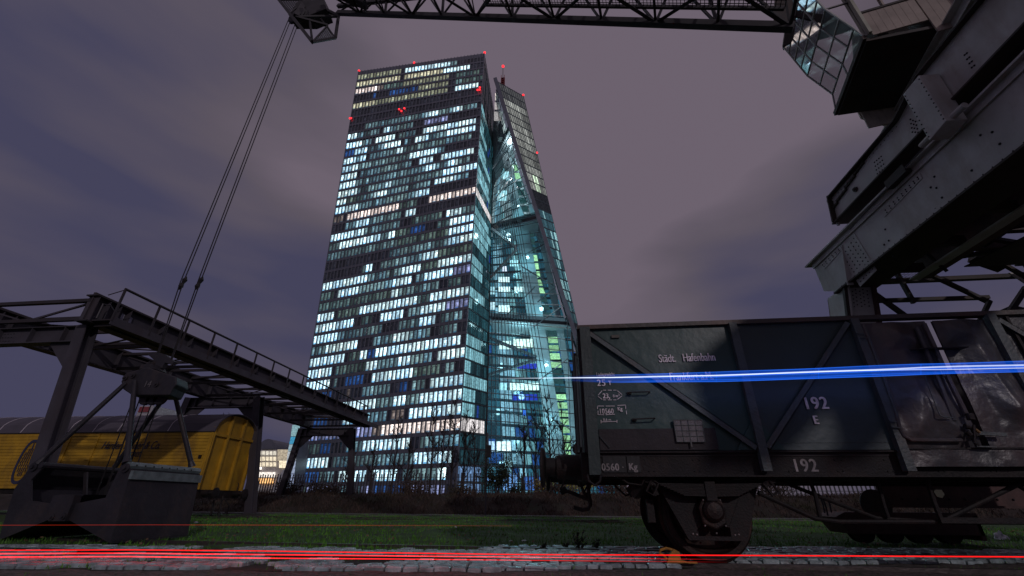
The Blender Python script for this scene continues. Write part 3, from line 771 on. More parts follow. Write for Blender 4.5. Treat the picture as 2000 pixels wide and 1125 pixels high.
for (x0, y0, x1, y1, c) in ((974, 541, 995, 552, (1.4, 1.6, 1.6)), (974, 560, 996, 570, (1.4, 1.7, 1.7)), (1004, 560, 1022, 570, (1.2, 1.5, 1.5)), (958, 560, 966, 575, (.6, .9, 1.0)),
                            (974, 596, 996, 610, (1.3, 1.6, 1.6)), (996, 508, 1012, 520, (.7, 1.2, 1.3)), (981, 520, 990, 530, (1.2, 1.1, 1.3)), (958, 590, 968, 605, (.9, 1.1, 1.2)),
                            (975, 666, 998, 682, (1.2, 1.5, 1.4)), (1003, 662, 1040, 680, (1.3, 1.5, 1.3)), (996, 748, 1052, 762, (1.3, 1.6, 1.5)), (975, 748, 990, 762, (.6, 1.1, 1.2)),
                            (1010, 710, 1048, 720, (.03, .05, .55)), (1000, 770, 1050, 782, (.02, .04, .5)), (970, 862, 998, 882, (1.5, 1.7, 1.7)), (955, 862, 966, 882, (.8, 1.0, 1.3)),
                            (1020, 800, 1027, 812, (.05, .2, .9)), (1020, 842, 1026, 854, (.05, .15, .8)), (982, 335, 994, 350, (.9, 1.4, 1.5)), (972, 372, 990, 392, (.8, 1.3, 1.4)), (980, 378, 984, 384, (2, 2, 2)),
                            (985, 900, 1000, 912, (.7, 1.1, 1.2)), (950, 925, 960, 960, (.3, .5, 1.0)), (965, 925, 1010, 958, (.25, .45, .9)), (1020, 930, 1060, 958, (.06, .16, .5)), (1068, 935, 1085, 955, (.4, .36, .1)),
                            (967, 182, 971, 196, (.9, .8, .75)), (966, 200, 976, 214, (.45, .42, .42)), (965, 218, 982, 236, (.36, .35, .35)), (972, 268, 982, 276, (.2, .25, .26))):
    px_face(lit, [(x0, y1), (x1, y1), (x1, y0), (x0, y0)], 142 if y0 > 250 else 134, c)
lit.build('lit_office', M_pane, AT, kind='stuff', label='bright offices inside the atrium')
for (x, y, pw) in ((1000, 280, 4500), (990, 345, 4500), (1010, 400, 4000), (985, 450, 4500), (1030, 500, 4000), (1010, 570, 4500), (1060, 600, 4000), (1020, 650, 4500), (1070, 710, 4500), (1020, 760, 4500), (1080, 820, 4500), (1030, 880, 5000)):
    ld = bpy.data.lights.new('atrium_lamp', 'POINT'); ld.energy = pw * 0.34; ld.shadow_soft_size = 1.0
    ld.color = (0.95, 0.92, 0.95) if y < 350 else (0.55, 0.92, 1.0)
    lo = bpy.data.objects.new('atrium_lamp', ld); col.objects.link(lo); lo.location = camy(x, y, 136.5)
# beacons and mast
def beacon(px, py, pt=None, r=0.42):
    p = pt; b = MB(); b.lathe((p[0], p[1], p[2]), (0, 0, 1), [(0, r * .5), (r * .5, r), (r * 1.3, r), (r * 1.8, r * .5)], 10); b.build('beacon', E_red, TW)
for p in (EL(ZROOF), ER(ZROOF), EL(ZROOF) * .55 + ER(ZROOF) * .45, EE(ZS)): beacon(0, 0, p, 0.5)
zE = min(np.linspace(60, 165, 200), key=lambda z: abs(float(np.cross(ray(1050, 299), EE(z) - OC) @ np.cross(ray(1050, 299), EE(z) - OC)) / float((EE(z) - OC) @ (EE(z) - OC))))
beacon(0, 0, EE(zE), 0.45)
for (px, py, u) in ((800, 212, .41), (796, 215, .39), (806, 213, .43), (941, 185, .985), (942, 196, .985), (939, 186, .97), (684, 237, 0.0), (688, 235, 0.01)):
    zz = rowz(5) if py < 225 and u > .9 else rowz(6)
    q = offs(SN, u, zz + (1 if py % 2 else -0.3), 0.8); beacon(0, 0, q, 0.4)
mbp = atz(982, 168, 168); mtp = mbp + [0, 0, 13]
mtp = aty(982.5, 131, mbp[1])
b = MB(); b.tube([mbp - [0, 0, 4], mtp], 0.14, 6); b.build('mast', M_rust, TW)
b = MB()
zm = (mtp[2] - mbp[2])
for s1, s2 in ((-1, -1), (1, -1), (1, 1), (-1, 1)):
    b.bar(mbp + [s1 * .7, s2 * .7, -3], mbp + [s1 * .7, s2 * .7, zm * .5], 0.2, 0.2)
for k in range(6):
    h = -2 + k * zm * .5 / 5
    b.box(mbp[0] - .8, mbp[0] + .8, mbp[1] - .8, mbp[1] + .8, mbp[2] + h, mbp[2] + h + .25)
b.build('mast_cage', mat('mast_red', (0.25, 0.03, 0.04), 0.6), TW); beacon(0, 0, mtp, 0.6)
# ============================================================ FAR BUILDINGS, FENCE, TREES
def far_block():
    t = thing('market_hall', tuple(aty(530, 955, 150) * [1, 1, 0] + [0, 0, .9]), 'pale lit hall with gridded windows and rounded roof left of the skyscraper', 'building')
    Y = 150
    def q(b, x0, y0, x1, y1, c=None, dy=0): b.quad(aty(x0, y1, Y + dy), aty(x1, y1, Y + dy), aty(x1, y0, Y + dy), aty(x0, y0, Y + dy), c)
    p0 = aty(488, 960, Y); p1 = aty(576, 960, Y); zt = aty(540, 878, Y)[2]
    b = MB(); b.box(p0[0], p1[0], Y + 0.5, Y + 14, 0.9, zt); b.build('wall', mat('hall_wall', (0.4, 0.38, 0.38), 0.7), t)
    b = MB(); cx = aty(521, 870, Y)[0]; w = aty(536, 870, Y)[0] - cx; zb = aty(521, 877, Y)[2]; hh = aty(521, 859, Y)[2] - zb
    b.prism([(cx - w, Y, zb)] + [(cx + w * math.cos(a), Y, zb + 0.6 + hh * .9 * math.sin(a)) for a in np.linspace(math.pi, 0, 12)] + [(cx + w, Y, zb)], (0, 12, 0)); b.build('roof', M_facade, t)
    for r in range(3):
        for k in range(5):
            b = MB(); x = 505 + k * 7.2; y = 881 + r * 11
            q(b, x, y, x + 5.4, y + 8, (0.95, 0.82, 0.6) if r else (0.8, 0.74, 0.62)); b.build('window', M_pane, t)
    for (x0, y0, x1, y1, c) in ((542, 878, 568, 900, (.45, .38, .28)), (545, 900, 568, 914, (1.0, .85, .6)), (505, 922, 538, 932, (1.1, 1.0, .9)), (504, 934, 534, 944, (1.4, .75, .28)), (505, 912, 511, 917, (2, 1.8, 1.6)), (562, 911, 568, 916, (1.6, 1.5, 1.6)), (490, 940, 500, 962, (.7, .8, .9))):
        b = MB(); q(b, x0, y0, x1, y1, c, -0.4); b.build('shop_window', M_pane, t)
    b = MB(); pts = [aty(x, y, Y - 3) for x, y in ((528, 962), (552, 918), (574, 910), (560, 962))]
    b.prism(pts, (0, 3, 0)); b.build('ramp_wall', mat('ramp_white', (0.5, 0.52, 0.56), 0.6), t)
    t2 = thing('glass_annex', tuple(aty(572, 955, 128) * [1, 1, 0] + [0, 0, .9]), 'narrow pale blue glass annex leaning beside the foot of the skyscraper', 'building')
    Y = 130
    rows = [(571, 586, 830), (568, 584, 853), (565, 582, 868), (562, 580, 882), (560, 578, 900), (556, 575, 925), (552, 571, 962)]
    cols = [(.22, .38, .42), (.05, .3, .5), (.25, .36, .42), (.42, .46, .5), (.3, .36, .5), (.25, .3, .45)]
    b = MB(); b.prism([aty(552, 962, Y + .3), aty(571, 962, Y + .3), aty(586, 830, Y + .3), aty(571, 830, Y + .3)], (0, 6, 0)); b.build('wall', M_facade, t2)
    for (a, c), cc in zip(zip(rows[:-1], rows[1:]), cols):
        b = MB(); b.quad(aty(c[0], c[2] - 1, Y), aty(c[1], c[2] - 1, Y), aty(a[1], a[2], Y), aty(a[0], a[2], Y), cc); b.build('pane', M_pane, t2)
    t3 = thing('brick_house', tuple(aty(275, 830, 90) * [1, 1, 0] + [0, 0, .9]), 'small distant red and white house just above the yellow wagon roof', 'house')
    p0 = aty(268, 806, 90); p1 = aty(300, 792, 90)
    b = MB(); b.box(p0[0], p1[0], 90, 98, .9, p1[2]); b.build('wall', mat('house_white', (.42, .4, .42), .7), t3)
    b = MB(); b.box(p0[0] + .3, p1[0] - .8, 89.8, 90, p0[2] + .1, p1[2] - .3); b.build('brick_panel', mat('house_red', (.25, .05, .06), .8), t3)
far_block()

# steel picket fence along the top of the bank
FA = np.array([-33.0, 41.0]); FB = np.array([30.0, 33.5])
def fence_xy(s): return FA + (FB - FA) * s
fn = thing('picket_fence', (0, 37, 1.1), 'long dark steel picket fence along the top of the bank', 'fence')
npk = 235; restb = MB()
order = sorted(range(npk), key=lambda k: -k)
for k in range(npk):
    x, y = fence_xy(k / npk); z0 = bank_h(x, y) - 0.1
    tgt = MB() if k >= 0 else restb
    tgt.bar((x, y, z0), (x + rng.uniform(-.02, .02), y, 2.72 + 0.06 * (k % 2) + rng.uniform(-.03, .03)), 0.085, 0.05, (0, 1, 0))
    if tgt is not restb: tgt.build('picket', M_fence, fn)

for zz in (1.45, 2.45):
    b = MB(); b.bar((*FA, zz), (*FB, zz), 0.04, 0.04); b.build('rail', M_fence, fn)

def tree_geo(base, h, seed, spread=0.28, lean=0, dens=1.0, r0=0.13):
    r = random.Random(seed); tr = MB(); br = MB()
    pts = [Vector(base)]; n = 9
    for k in range(1, n + 1):
        pts.append(Vector(base) + Vector((lean * k / n + r.uniform(-.08, .08) * k / 4, r.uniform(-.08, .08), h * k / n)))
    tr.tube(pts, [r0 * (1 - 0.9 * k / n) + .006 for k in range(n + 1)], 6)
    def branch(p, d, l, rad, lv):
        q = [p]; c = p.copy(); dd = d.copy()
        for _ in range(4):
            dd = (dd + Vector((r.uniform(-.25, .25), r.uniform(-.25, .25), r.uniform(0.0, .22)))).normalized(); c = c + dd * l / 4; q.append(c)
        br.tube(q, [rad, rad * .8, rad * .6, rad * .45, rad * .25], 3, False)
        if lv:
            for k in (1, 2, 3, 4):
                for _ in range(2):
                    branch(q[k], (dd + Vector((r.uniform(-1, 1), r.uniform(-1, 1), r.uniform(-.2, .7)))).normalized(), l * r.uniform(.35, .55), rad * .5, lv - 1)
    for k in range(int(14 * dens)):
        t = r.uniform(0.18, 0.97); i = min(n - 1, int(t * n)); p = pts[i].lerp(pts[i + 1], t * n - i)
        a = r.random() * 6.28
        branch(p, Vector((math.cos(a), math.sin(a), r.uniform(.5, 1.1))).normalized(), h * spread * (1.15 - t) * r.uniform(.7, 1.2), r0 * .42, 2)
    return tr, br
TREES = [(762, 44, 7.6, 'slim bare tree leftmost of the row in front of the tower'), (792, 42, 5.6, 'short thin bare tree, second from the left behind the fence'), (838, 43, 8.6, 'tall bare tree in front of the white lit row of the tower'),
         (858, 45, 7.4, 'bare slender tree close right of the tallest pair of trunks'), (880, 43, 9.0, 'tallest bare tree below the corner of the broad facade'), (902, 44, 8.2, 'bare tree directly under the facade corner with dense twigs'), (926, 43, 6.8, 'bushy bare tree left of the signal post'),
         (1022, 42, 7.4, 'bare tree in front of the atrium, nearest the dark shrub'), (1048, 45, 8.4, 'crooked bare tree between shrub and buffer'), (1078, 43, 9.6, 'bare tree in front of the leaning concrete blade'), (1102, 44, 8.8, 'rightmost bare tree beside the wagon end'),
         (676, 47, 5.2, 'small bare sapling just left of the far trestle leg'), (722, 45, 5.4, 'thin bare sapling right of the far trestle leg')]
for i, (px, Y, h, lab) in enumerate(TREES):
    p = aty(px, 966, Y); t = thing('bare_tree', (p[0], p[1], 1.1), lab, 'tree', 'bare winter trees behind the fence')
    tr, br = tree_geo((p[0], p[1], 0.9), h, 50 + i, 0.24, rng.uniform(-.3, .3), 1.1)
    tr.build('trunk', M_bark, t); br.build('crown', M_bark, t)
# two large far trees that show as twigs above the yellow wagon
for px, lab in ((352, 'far bare round tree above the roof of the yellow wagon'), (440, 'far bare tree glimpsed under the haunch of the runway')):
    p = aty(px, 830, 70); t = thing('bare_tree', (p[0], p[1], .9), lab, 'tree')
    tr, br = tree_geo((p[0], p[1], 0.9), 13.5 if px < 400 else 12.5, px, 0.42, 0, 2.2, 0.16)
    tr.build('trunk', M_bark, t); br.build('crown', M_bark, t)

def shrub(name, px, Y, w, h, seed, lab, n=1400, z0=None, m=M_leaf):
    p = aty(px, 966, Y); z0 = bank_h(p[0], p[1]) if z0 is None else z0
    t = thing(name, (p[0], p[1], z0), lab, 'shrub'); r = random.Random(seed)
    b = MB(); st = MB(); tips = []
    for k in range(26):
        a = r.random() * 6.28; l = r.uniform(.4, 1.0); q = [Vector((p[0], p[1], z0 - .1))]
        e = Vector((math.cos(a) * w * l * .55, math.sin(a) * w * l * .4, h * r.uniform(.45, 1.0) * (1.2 - .45 * l)))
        for j in (1, 2, 3): q.append(Vector((p[0], p[1], z0)) + Vector((e.x * j / 3, e.y * j / 3, e.z * (j / 3) ** .8)))
        st.tube(q, [.02, .014, .01, .005], 4, False); tips += [(q[2], .3), (q[3], .28), (q[1].lerp(q[2], .5), .25)]
    for _ in range(n):
        c, s = r.choice(tips); o = Vector((r.gauss(0, s), r.gauss(0, s), r.gauss(0, s))) * .75
        c = c + o; u = Vector((r.uniform(-1, 1), r.uniform(-1, 1), r.uniform(-1, 1))).normalized() * .07; v = u.orthogonal().normalized() * .045
        b.quad(c - u, c + v, c + u, c - v)
    st.build('stem', M_bark, t); b.build('foliage', m, t)
shrub('leafy_shrub', 970, 33.5, 2.6, 3.1, 4, 'dark leafy shrub on the bank in front of the atrium foot', 2200)
shrub('low_shrub', 1010, 34.5, 1.8, 0.9, 9, 'low dark scrub at the top of the bank right of the leafy shrub', 500)
shrub('yellow_shrub', 1130, 39, 2.6, 1.8, 12, 'yellowish lit shrub behind the fence, under the wagon buffer', 900, 1.0, mat('yellow_leaves', (0.5, 0.42, 0.05), 0.8))
shrub('yellow_shrub', 1055, 40, 2.0, 1.5, 13, 'small yellowish shrub behind the fence left of the wagon buffer', 600, 1.0, MATS['yellow_leaves'])

for k_, (px_, Y_, w_, h_, lab_) in enumerate(((640, 31.5, 2.6, 0.7, 'brown brush clump on the bank between the far trestle legs'), (560, 31, 2.2, .9, 'brown brush clump on the bank left of the far trestle'), (800, 32, 3.0, 0.85, 'wide brown brush clump at the top of the bank below the bare trees'),
        (905, 32, 2.4, 0.75, 'brown brush clump under the tower corner'), (1075, 31, 2.8, 1.0, 'low brown brush clump left of the coupling hook'), (1200, 31, 2.6, .9, 'brown brush clump seen below the end of the green wagon'), (1520, 31, 3.2, 1.0, 'brown brush clump seen under the green wagon right of the wheel'))):
    shrub('brush_clump', px_, Y_, w_, h_, 60 + k_, lab_, 700, None, M_dry)
# signal post
p = aty(948, 1003, 25.5); t = thing('signal_post', (p[0], p[1], -.1), 'slim grey post with a small dark box standing at the foot of the bank', 'post')
b = MB(); b.tube([(p[0], p[1], -.15), (p[0], p[1], 4.2)], 0.035, 8); b.build('pole', M_run, t)
b = MB(); b.box(p[0] - .02, p[0] + .2, p[1] - .2, p[1] - .04, 2.85, 3.5); b.build('signal_box', M_rivet, t)

# ============================================================ CRANE RUNWAY ON TRESTLES (left)
RW = thing('crane_runway', (-15.6, 20, 0), 'long raised steel crane runway with handrail on three trestles', 'crane runway')
Y0, Y1 = 9.9, 29.6
def girder(x, label):
    b = MB(); b.box(x - .012, x + .012, Y0, Y1, 5.22, 5.98); g = b.build('girder_web', M_run, RW, label=label)
    b = MB(); b.box(x - .2, x + .2, Y0 - .04, Y1 + .04, 5.98, 6.02); b.box(x - .2, x + .2, Y0 - .04, Y1 + .04, 5.18, 5.22); b.build('girder_flange', M_run_dk, RW)
    k = 0
    y = Y0 + 0.05
    while y < Y1:
        b = MB(); b.box(x - .18, x - .012, y, y + .02, 5.22, 5.98); b.box(x + .012, x + .18, y, y + .02, 5.22, 5.98); b.build('stiffener', M_run, RW); y += 1.25 if y > Y0 + .8 else 0.35
girder(-13.62, 'right girder carrying the walkway'); girder(-17.8, 'left girder seen through the bracing')
b = MB(); b.box(-13.66, -13.58, Y0, Y1, 6.02, 6.10); b.box(-17.84, -17.76, Y0, Y1, 6.02, 6.10); b.build('crane_rail', M_rail, RW)
# walkway
b = MB(); b.box(-13.42, -12.78, Y0 + .1, Y1, 5.22, 5.26); b.build('walkway', M_run_dk, RW)
b = MB(); b.box(-12.80, -12.77, Y0 + .1, Y1, 5.10, 5.34); b.build('walkway_edge', M_run, RW)
y = Y0 + .3
while y < Y1:
    b = MB(); b.bar((-13.5, y, 5.15), (-12.8, y, 5.15), .05, .08); b.build('bracket', M_run_dk, RW); y += 2.5
b = MB(); b.tube([(-12.79, Y0 + .1, 6.22), (-12.79, Y1 - 2.0, 6.22)], 0.04, 6); b.build('handrail', M_run_dk, RW)
y = Y0 + .12
while y < Y1 - 1.9:
    b = MB(); b.bar((-12.79, y, 5.2), (-12.79, y, 6.22), .05, .05, (0, 1, 0)); b.build('rail_post', M_run_dk, RW); y += 1.22
b = MB(); b.bar((-12.79, Y1 - 2.0, 6.22), (-13.3, Y1 - 2.0, 6.22), .03, .03); b.bar((-12.79, Y1 - 2.0, 6.22), (-12.79, Y1 - 2.0, 5.2), .03, .03, (0, 1, 0)); b.bar((-12.79, Y0 + .12, 6.2), (-13.3, Y0 + .12, 6.05), .02, .02); b.build('rail_end', M_run_dk, RW)
# bracing between girders
def bar(name, p, q, w, h, m, par, up=(0, 0, 1), label=None):
    b = MB(); b.bar(p, q, w, h, up); return b.build(name, m, par, label=label)
ys = np.linspace(Y0 + .1, Y1 - .2, 17)
for k, y in enumerate(ys):
    bar('cross_brace', (-17.7, y, 5.88), (-13.7, y, 5.88), .12, .10, M_run_dk, RW)
    if k % 2 == 0: bar('cross_brace', (-17.7, y + .02, 5.30), (-13.7, y + .02, 5.30), .10, .10, M_run_dk, RW)
for k in range(len(ys) - 1):
    a, c = (-17.7, -13.7) if k % 2 else (-13.7, -17.7)
    bar('lattice_brace', (a, ys[k], 5.80), (c, ys[k + 1], 5.80), .08, .03, M_run_dk, RW)
    if k % 4 == 0: bar('lattice_brace', (-17.7, ys[k] + .06, 5.86), (-15.7, ys[k] + .06, 5.30), .05, .04, M_run, RW); bar('lattice_brace', (-13.7, ys[k] + .06, 5.86), (-15.7, ys[k] + .06, 5.30), .05, .04, M_run, RW)
def trestle(y, xl, xr, fl, fr, m=M_run):
    zt = 5.18
    b = MB(); b.ibeam((xl - .1, y, zt - .26), (xr + .1, y, zt - .26), .3, .5, t=.03); b.build('trestle_beam', m, RW)
    for (xt, xf) in ((xl, fl), (xr, fr)):
        b = MB(); b.ibeam((xt, y, zt), (xf, y, -.1), .34, .36, (0, 1, 0), .03); b.build('trestle_leg', m, RW)
        b = MB(); b.box(xf - .25, xf + .25, y - .25, y + .25, -.15, .03); b.build('foot_plate', M_run_dk, RW)
        s = 1 if xt == xl else -1
        b = MB(); b.prism([(xt + s * .1, y - .012, zt - .5), (xt + s * 1.0, y - .012, zt - .5), (xt + s * (.0) + (xf - xt) * .28, y - .012, zt - 1.6)], (0, .024, 0)); b.build('gusset', m, RW)
    for k in range(4):
        x = xl + (xr - xl) * (k + .5) / 4; b = MB(); b.box(x - .01, x + .01, y - .14, y - .02, zt - .48, zt - .04); b.build('stiffener', m, RW)
trestle(10.3, -18.3, -13.85, -19.1, -12.95); trestle(19.7, -18.55, -14.85, -19.1, -13.75); trestle(29.7, -18.45, -14.7, -19.1, -13.9)
b = MB()
for r_ in range(3):
    for k in range(4): b.dome((-16.35 + k * .1 + r_ * .02, 10.14, 4.74 + r_ * .11), (0, -1, 0), .018)
b.build('rivet', M_rivet, RW, kind='stuff')
bar('rod', (-17.6, 10.1, 5.9), (-16.5, 10.1, 5.25), .10, .04, M_run, RW)
lettering('11', (-13.60 + .004, 10.75, 5.40), .62, RW, mat('chalk_white', (.5, .5, .6), .7), '+x', .9, bold=.02)
b = MB(); b.tube([(-13.3, 10.0, 5.3), (-13.3, 10.0, 5.75), (-13.3, 10.2, 5.8), (-13.3, 10.35, 5.7)], .02, 6); b.build('pipe', M_run, RW)
# soil mound at the middle trestle
b = MB(); b.lathe((-13.6, 19.5, -.2), (0, 0, 1), [(0, 1.6), (.15, 1.1), (.26, .5), (.3, .1)], 18); o = b.build('soil_mound', M_soil, smooth=True); o['kind'] = 'structure'

# ============================================================ YELLOW COVERED WAGON
YW = thing('covered_wagon', (-20.3, 18.3, 0), 'yellow boarded goods wagon with rounded grey roof and navy emblem', 'railway wagon')
yx1, yy0, yy1, yzb, yzt = -14.5, 17.0, 19.65, 0.98, 3.14; yx0 = -26.5
nb = 17
for k in range(nb):
    z0 = yzb + (yzt - yzb) * k / nb; z1 = yzb + (yzt - yzb) * (k + 1) / nb - .012
    b = MB(); b.box(yx0, yx1, yy0 + rng.uniform(0, .006), yy0 + .04, z0, z1); b.build('board', M_yellow, YW)
b = MB(); b.box(yx0 + .02, yx1 - .03, yy0 + .045, yy1 - .02, yzb, yzt + .3); b.build('body', M_yellow, YW)
# end wall: arched panel, ribs and cross beam
cy = (yy0 + yy1) / 2; hw = (yy1 - yy0) / 2
def arch(y): return yzt + 0.86 * math.sqrt(max(0, 1 - ((y - cy) / (hw + .02)) ** 2)) ** 1.0
ap = [(yx1 - .05, yy0 + (yy1 - yy0) * k / 20, arch(yy0 + (yy1 - yy0) * k / 20) - .02) for k in range(21)]
b = MB(); b.prism([(yx1 - .05, yy1, yzb), (yx1 - .05, yy0, yzb)] + ap, (.05, 0, 0)); b.build('end_wall', M_yellow, YW)
for yv in (yy0 + .04, cy - .42, cy + .42, yy1 - .04):
    b = MB(); b.box(yx1, yx1 + .11, yv - .045, yv + .045, yzb, arch(yv) - .05); b.build('end_rib', M_yellow, YW)
b = MB(); b.box(yx1 + .001, yx1 + .09, yy0 + .09, yy1 - .09, 3.02, 3.12); b.build('end_beam', M_yellow, YW)
for k in range(1, 3):
    z = yzb + k * .7
for k in range(22):
    yy = yy0 + .1 + k * (yy1 - yy0 - .2) / 22
# roof
rp = [(yx0 - .1, yy0 - .06 + (yy1 - yy0 + .12) * k / 24, 0) for k in range(25)]
outer = [(x, y, yzt + .02 + 0.90 * math.sqrt(max(0, 1 - ((y - cy) / (hw + .0601)) ** 2))) for x, y, _ in rp]
innr = [(x, cy + (y - cy) * .97, z - .04) for x, y, z in outer][::-1]
b = MB(); b.prism([tuple(p) for p in outer] + [tuple(p) for p in innr], (yx1 + .14 - yx0 + .1, 0, 0))
b.build('roof', M_roof, YW, smooth=False)
x = yx1 - 2.0
while x > yx0:
    b = MB()
    pts = [(x, y, z + .006) for _, y, z in outer[0:14]]
    for p_, q_ in zip(pts[:-1], pts[1:]): b.bar(p_, q_, .035, .015)
    b.build('roof_strip', M_roofline, YW); x -= 1.18
# frame, door, handles
def onY(px, py, y=17.0): return aty(px, py, y)
for pxv in (405, 398): 
    q = onY(pxv, 900); b = MB(); b.box(q[0] - .02, q[0] + .02, yy0 - .02, yy0, yzb, yzt); b.build('side_rib', M_yellow, YW)
a_ = onY(148, 900); c_ = onY(178, 870)
for pxa in (132, 187): 
    q = onY(pxa, 870); b = MB(); b.box(q[0] - .03, q[0] + .03, yy0 - .03, yy0, yzb + .05, yzt - .05); b.build('door_edge', M_yellow, YW)
q = onY(172, 896); b = MB(); b.box(q[0] - .15, q[0] + .12, yy0 - .05, yy0, q[2] - .05, q[2] + .05); b.build('door_latch', M_yellow, YW)
q0 = onY(120, 850); q1 = onY(195, 850); b = MB(); b.box(q0[0], q1[0], yy0 - .04, yy0, yzt - .12, yzt - .05); b.build('door_rail', M_yellow, YW)
q = onY(392, 890); b = MB(); b.box(q[0] - .05, q[0] + .05, yy0 - .06, yy0, q[2] - .1, q[2] + .02); b.build('lamp_bracket', M_under, YW)
tl = onY(196, 876, 16.985)
lettering('Harder, Meiser & Co.', tuple(onY(196, 877, 16.985)), .44, YW, M_navy, sx=.70, shear=.45, thick=.003)
lettering('Bremen', tuple(onY(233, 892, 16.985)), .42, YW, M_navy, sx=.70, shear=.45, thick=.003)
# emblem: oval ring with a bunch of bananas
ec = onY(50, 901, 16.975)
def oval(rx, rz, n=30): return [(ec[0] + math.copysign(abs(math.cos(t)) ** .8, math.cos(t)) * rx, 16.98, ec[2] + math.copysign(abs(math.sin(t)) ** .8, math.sin(t)) * rz) for t in np.linspace(0, 2 * math.pi, n, False)]
b = MB(); o1 = oval(.42, .88); o2 = oval(.31, .76)
for k in range(30):
    j = (k + 1) % 30; b.quad(o1[k], o1[j], o2[j], o2[k])
b.build('emblem_ring', M_navy, YW)
b = MB()
for r_ in range(7):
    for k in range(-2, 3):
        if abs(k) == 2 and r_ in (0, 6): continue
        x = ec[0] + k * .095 * (1 - abs(r_ - 3) * .09); z = ec[2] + .42 - r_ * .155
        b.tube([(x, 16.978, z + .09), (x + .02 * k, 16.972, z), (x + .01 * k, 16.978, z - .07)], [.012, .014, .008], 4)
b.tube([(ec[0], 16.975, ec[2] + .72), (ec[0] + .02, 16.975, ec[2] + .5)], .02, 5)
b.build('emblem_bunch', M_navy, YW)
# underframe
b = MB(); b.box(yx0, yx1, yy0 + .12, yy0 + .2, .80, .97); b.box(yx0, yx1, yy1 - .2, yy1 - .12, .80, .97); b.box(yx1 - .08, yx1 + .04, yy0 + .1, yy1 - .1, .68, .975); b.build('underframe', M_under, YW)
for yb in (cy - .87, cy + .87):
    b = MB(); b.lathe((yx1, yb, .86), (1, 0, 0), [(0, .12), (.3, .12), (.31, .07), (.55, .07), (.56, .2), (.6, .2), (.62, .12)], 18); b.build('buffer', M_under, YW, smooth=False)
b = MB(); b.tube([(yx1 + .05, cy - .5, .68), (yx1 + .3, cy - .5, .45), (yx1 + .35, cy - .45, .1), (yx1 + .15, cy - .3, .02), (yx1 + .1, cy - .2, .4), (yx1 + .02, cy - .15, .66)], .025, 6); b.build('brake_hose', M_under, YW)
b = MB(); b.tube([(yx1 + .05, cy + .4, .68), (yx1 + .35, cy + .4, .4), (yx1 + .3, cy + .5, .1), (yx1 + .05, cy + .7, .15)], .025, 6); b.build('brake_hose', M_under, YW)
b = MB()
for k in range(5): b.tube([(yx1 + .25 + .03 * (k % 2), cy, .75 - k * .15), (yx1 + .3 - .03 * (k % 2), cy, .6 - k * .15)], .035, 6)
b.build('coupling_link', M_under, YW)
b = MB(); b.tube([(yx1 + .06, cy + .95, 1.3), (yx1 + .12, cy + .95, 1.25), (yx1 + .12, cy + .93, .95)], .015, 5); b.build('hand_grip', M_under, YW)
for xa in (-16.6, -24.5):
    for yw, lab in ((17.6, 'near'), (19.05, 'far')):
        b = MB(); b.lathe((xa, yw - .06, .48), (0, 1, 0), [(0, .40), (.0, .45), (.10, .455), (.11, .49), (.14, .49)], 28); b.build('wheel', M_wheel, YW)
    b = MB(); b.box(xa - .5, xa + .5, 17.2, 17.3, .62, .72); b.box(xa - .13, xa + .13, 17.18, 17.4, .36, .62); b.prism([(xa - .55, 17.22, .8), (xa - .25, 17.22, .25), (xa + .25, 17.22, .25), (xa + .55, 17.22, .8)], (0, .03, 0)); b.build('axle_guard', M_under, YW)

# ============================================================ CLAMSHELL GRAB
GR = thing('clamshell_grab', (-8.0, 7.4, 0), 'open dark steel clamshell grab standing on the cobbles, hung from four ropes', 'crane grab')
gy0, gy1 = 6.78, 8.26
def g(px, py, y=gy0): return aty(px, py, y)
def shell(side_pts, back, lab):
    """side_pts: outline of the near cheek in the photo; back: indices of the outer curve"""
    p = [g(*q) for q in side_pts]
    for dy in (0, gy1 - gy0 - .03):
        b = MB(); b.prism([(q[0], q[1] + dy, max(.015, q[2])) for q in p], (0, .03, 0)); b.build('side_plate', M_grab, GR)
    for i, j in back:
        a, c = p[i], p[j]; a = np.array([a[0], a[1], max(.015, a[2])]); c = np.array([c[0], c[1], max(.015, c[2])])
        b = MB(); d = (c - a) / np.linalg.norm(c - a); n = np.array([d[2], 0, -d[0]]) * .03
        b.prism([a + [0, .03, 0], c + [0, .03, 0], c + n + [0, .03, 0], a + n + [0, .03, 0]], (0, gy1 - gy0 - .06, 0)); b.build(lab, M_grab, GR)
    return p
R_pts = [(246, 912), (256, 916), (214, 1064), (128, 1012), (138, 985), (206, 972), (222, 938), (238, 905)]
L_pts = [(84, 905), (60, 912), (28, 955), (-4, 1056), (112, 1008), (108, 985), (60, 978), (60, 938), (82, 915)]
pr = shell(R_pts, [(1, 2)], 'back_plate'); pl = shell(L_pts, [(1, 2), (2, 3)], 'back_plate')
# inner floors of the shells
for a, c in ((pr[2], pr[3]), (pl[3], pl[4])):
    b = MB(); a = np.array([a[0], gy0 + .03, max(.02, a[2]) + .01]); c = np.array([c[0], gy0 + .03, c[2] + .01]); b.prism([a, c, c + [0, 0, .02], a + [0, 0, .02]], (0, gy1 - gy0 - .06, 0)); b.build('floor_plate', M_grab, GR)
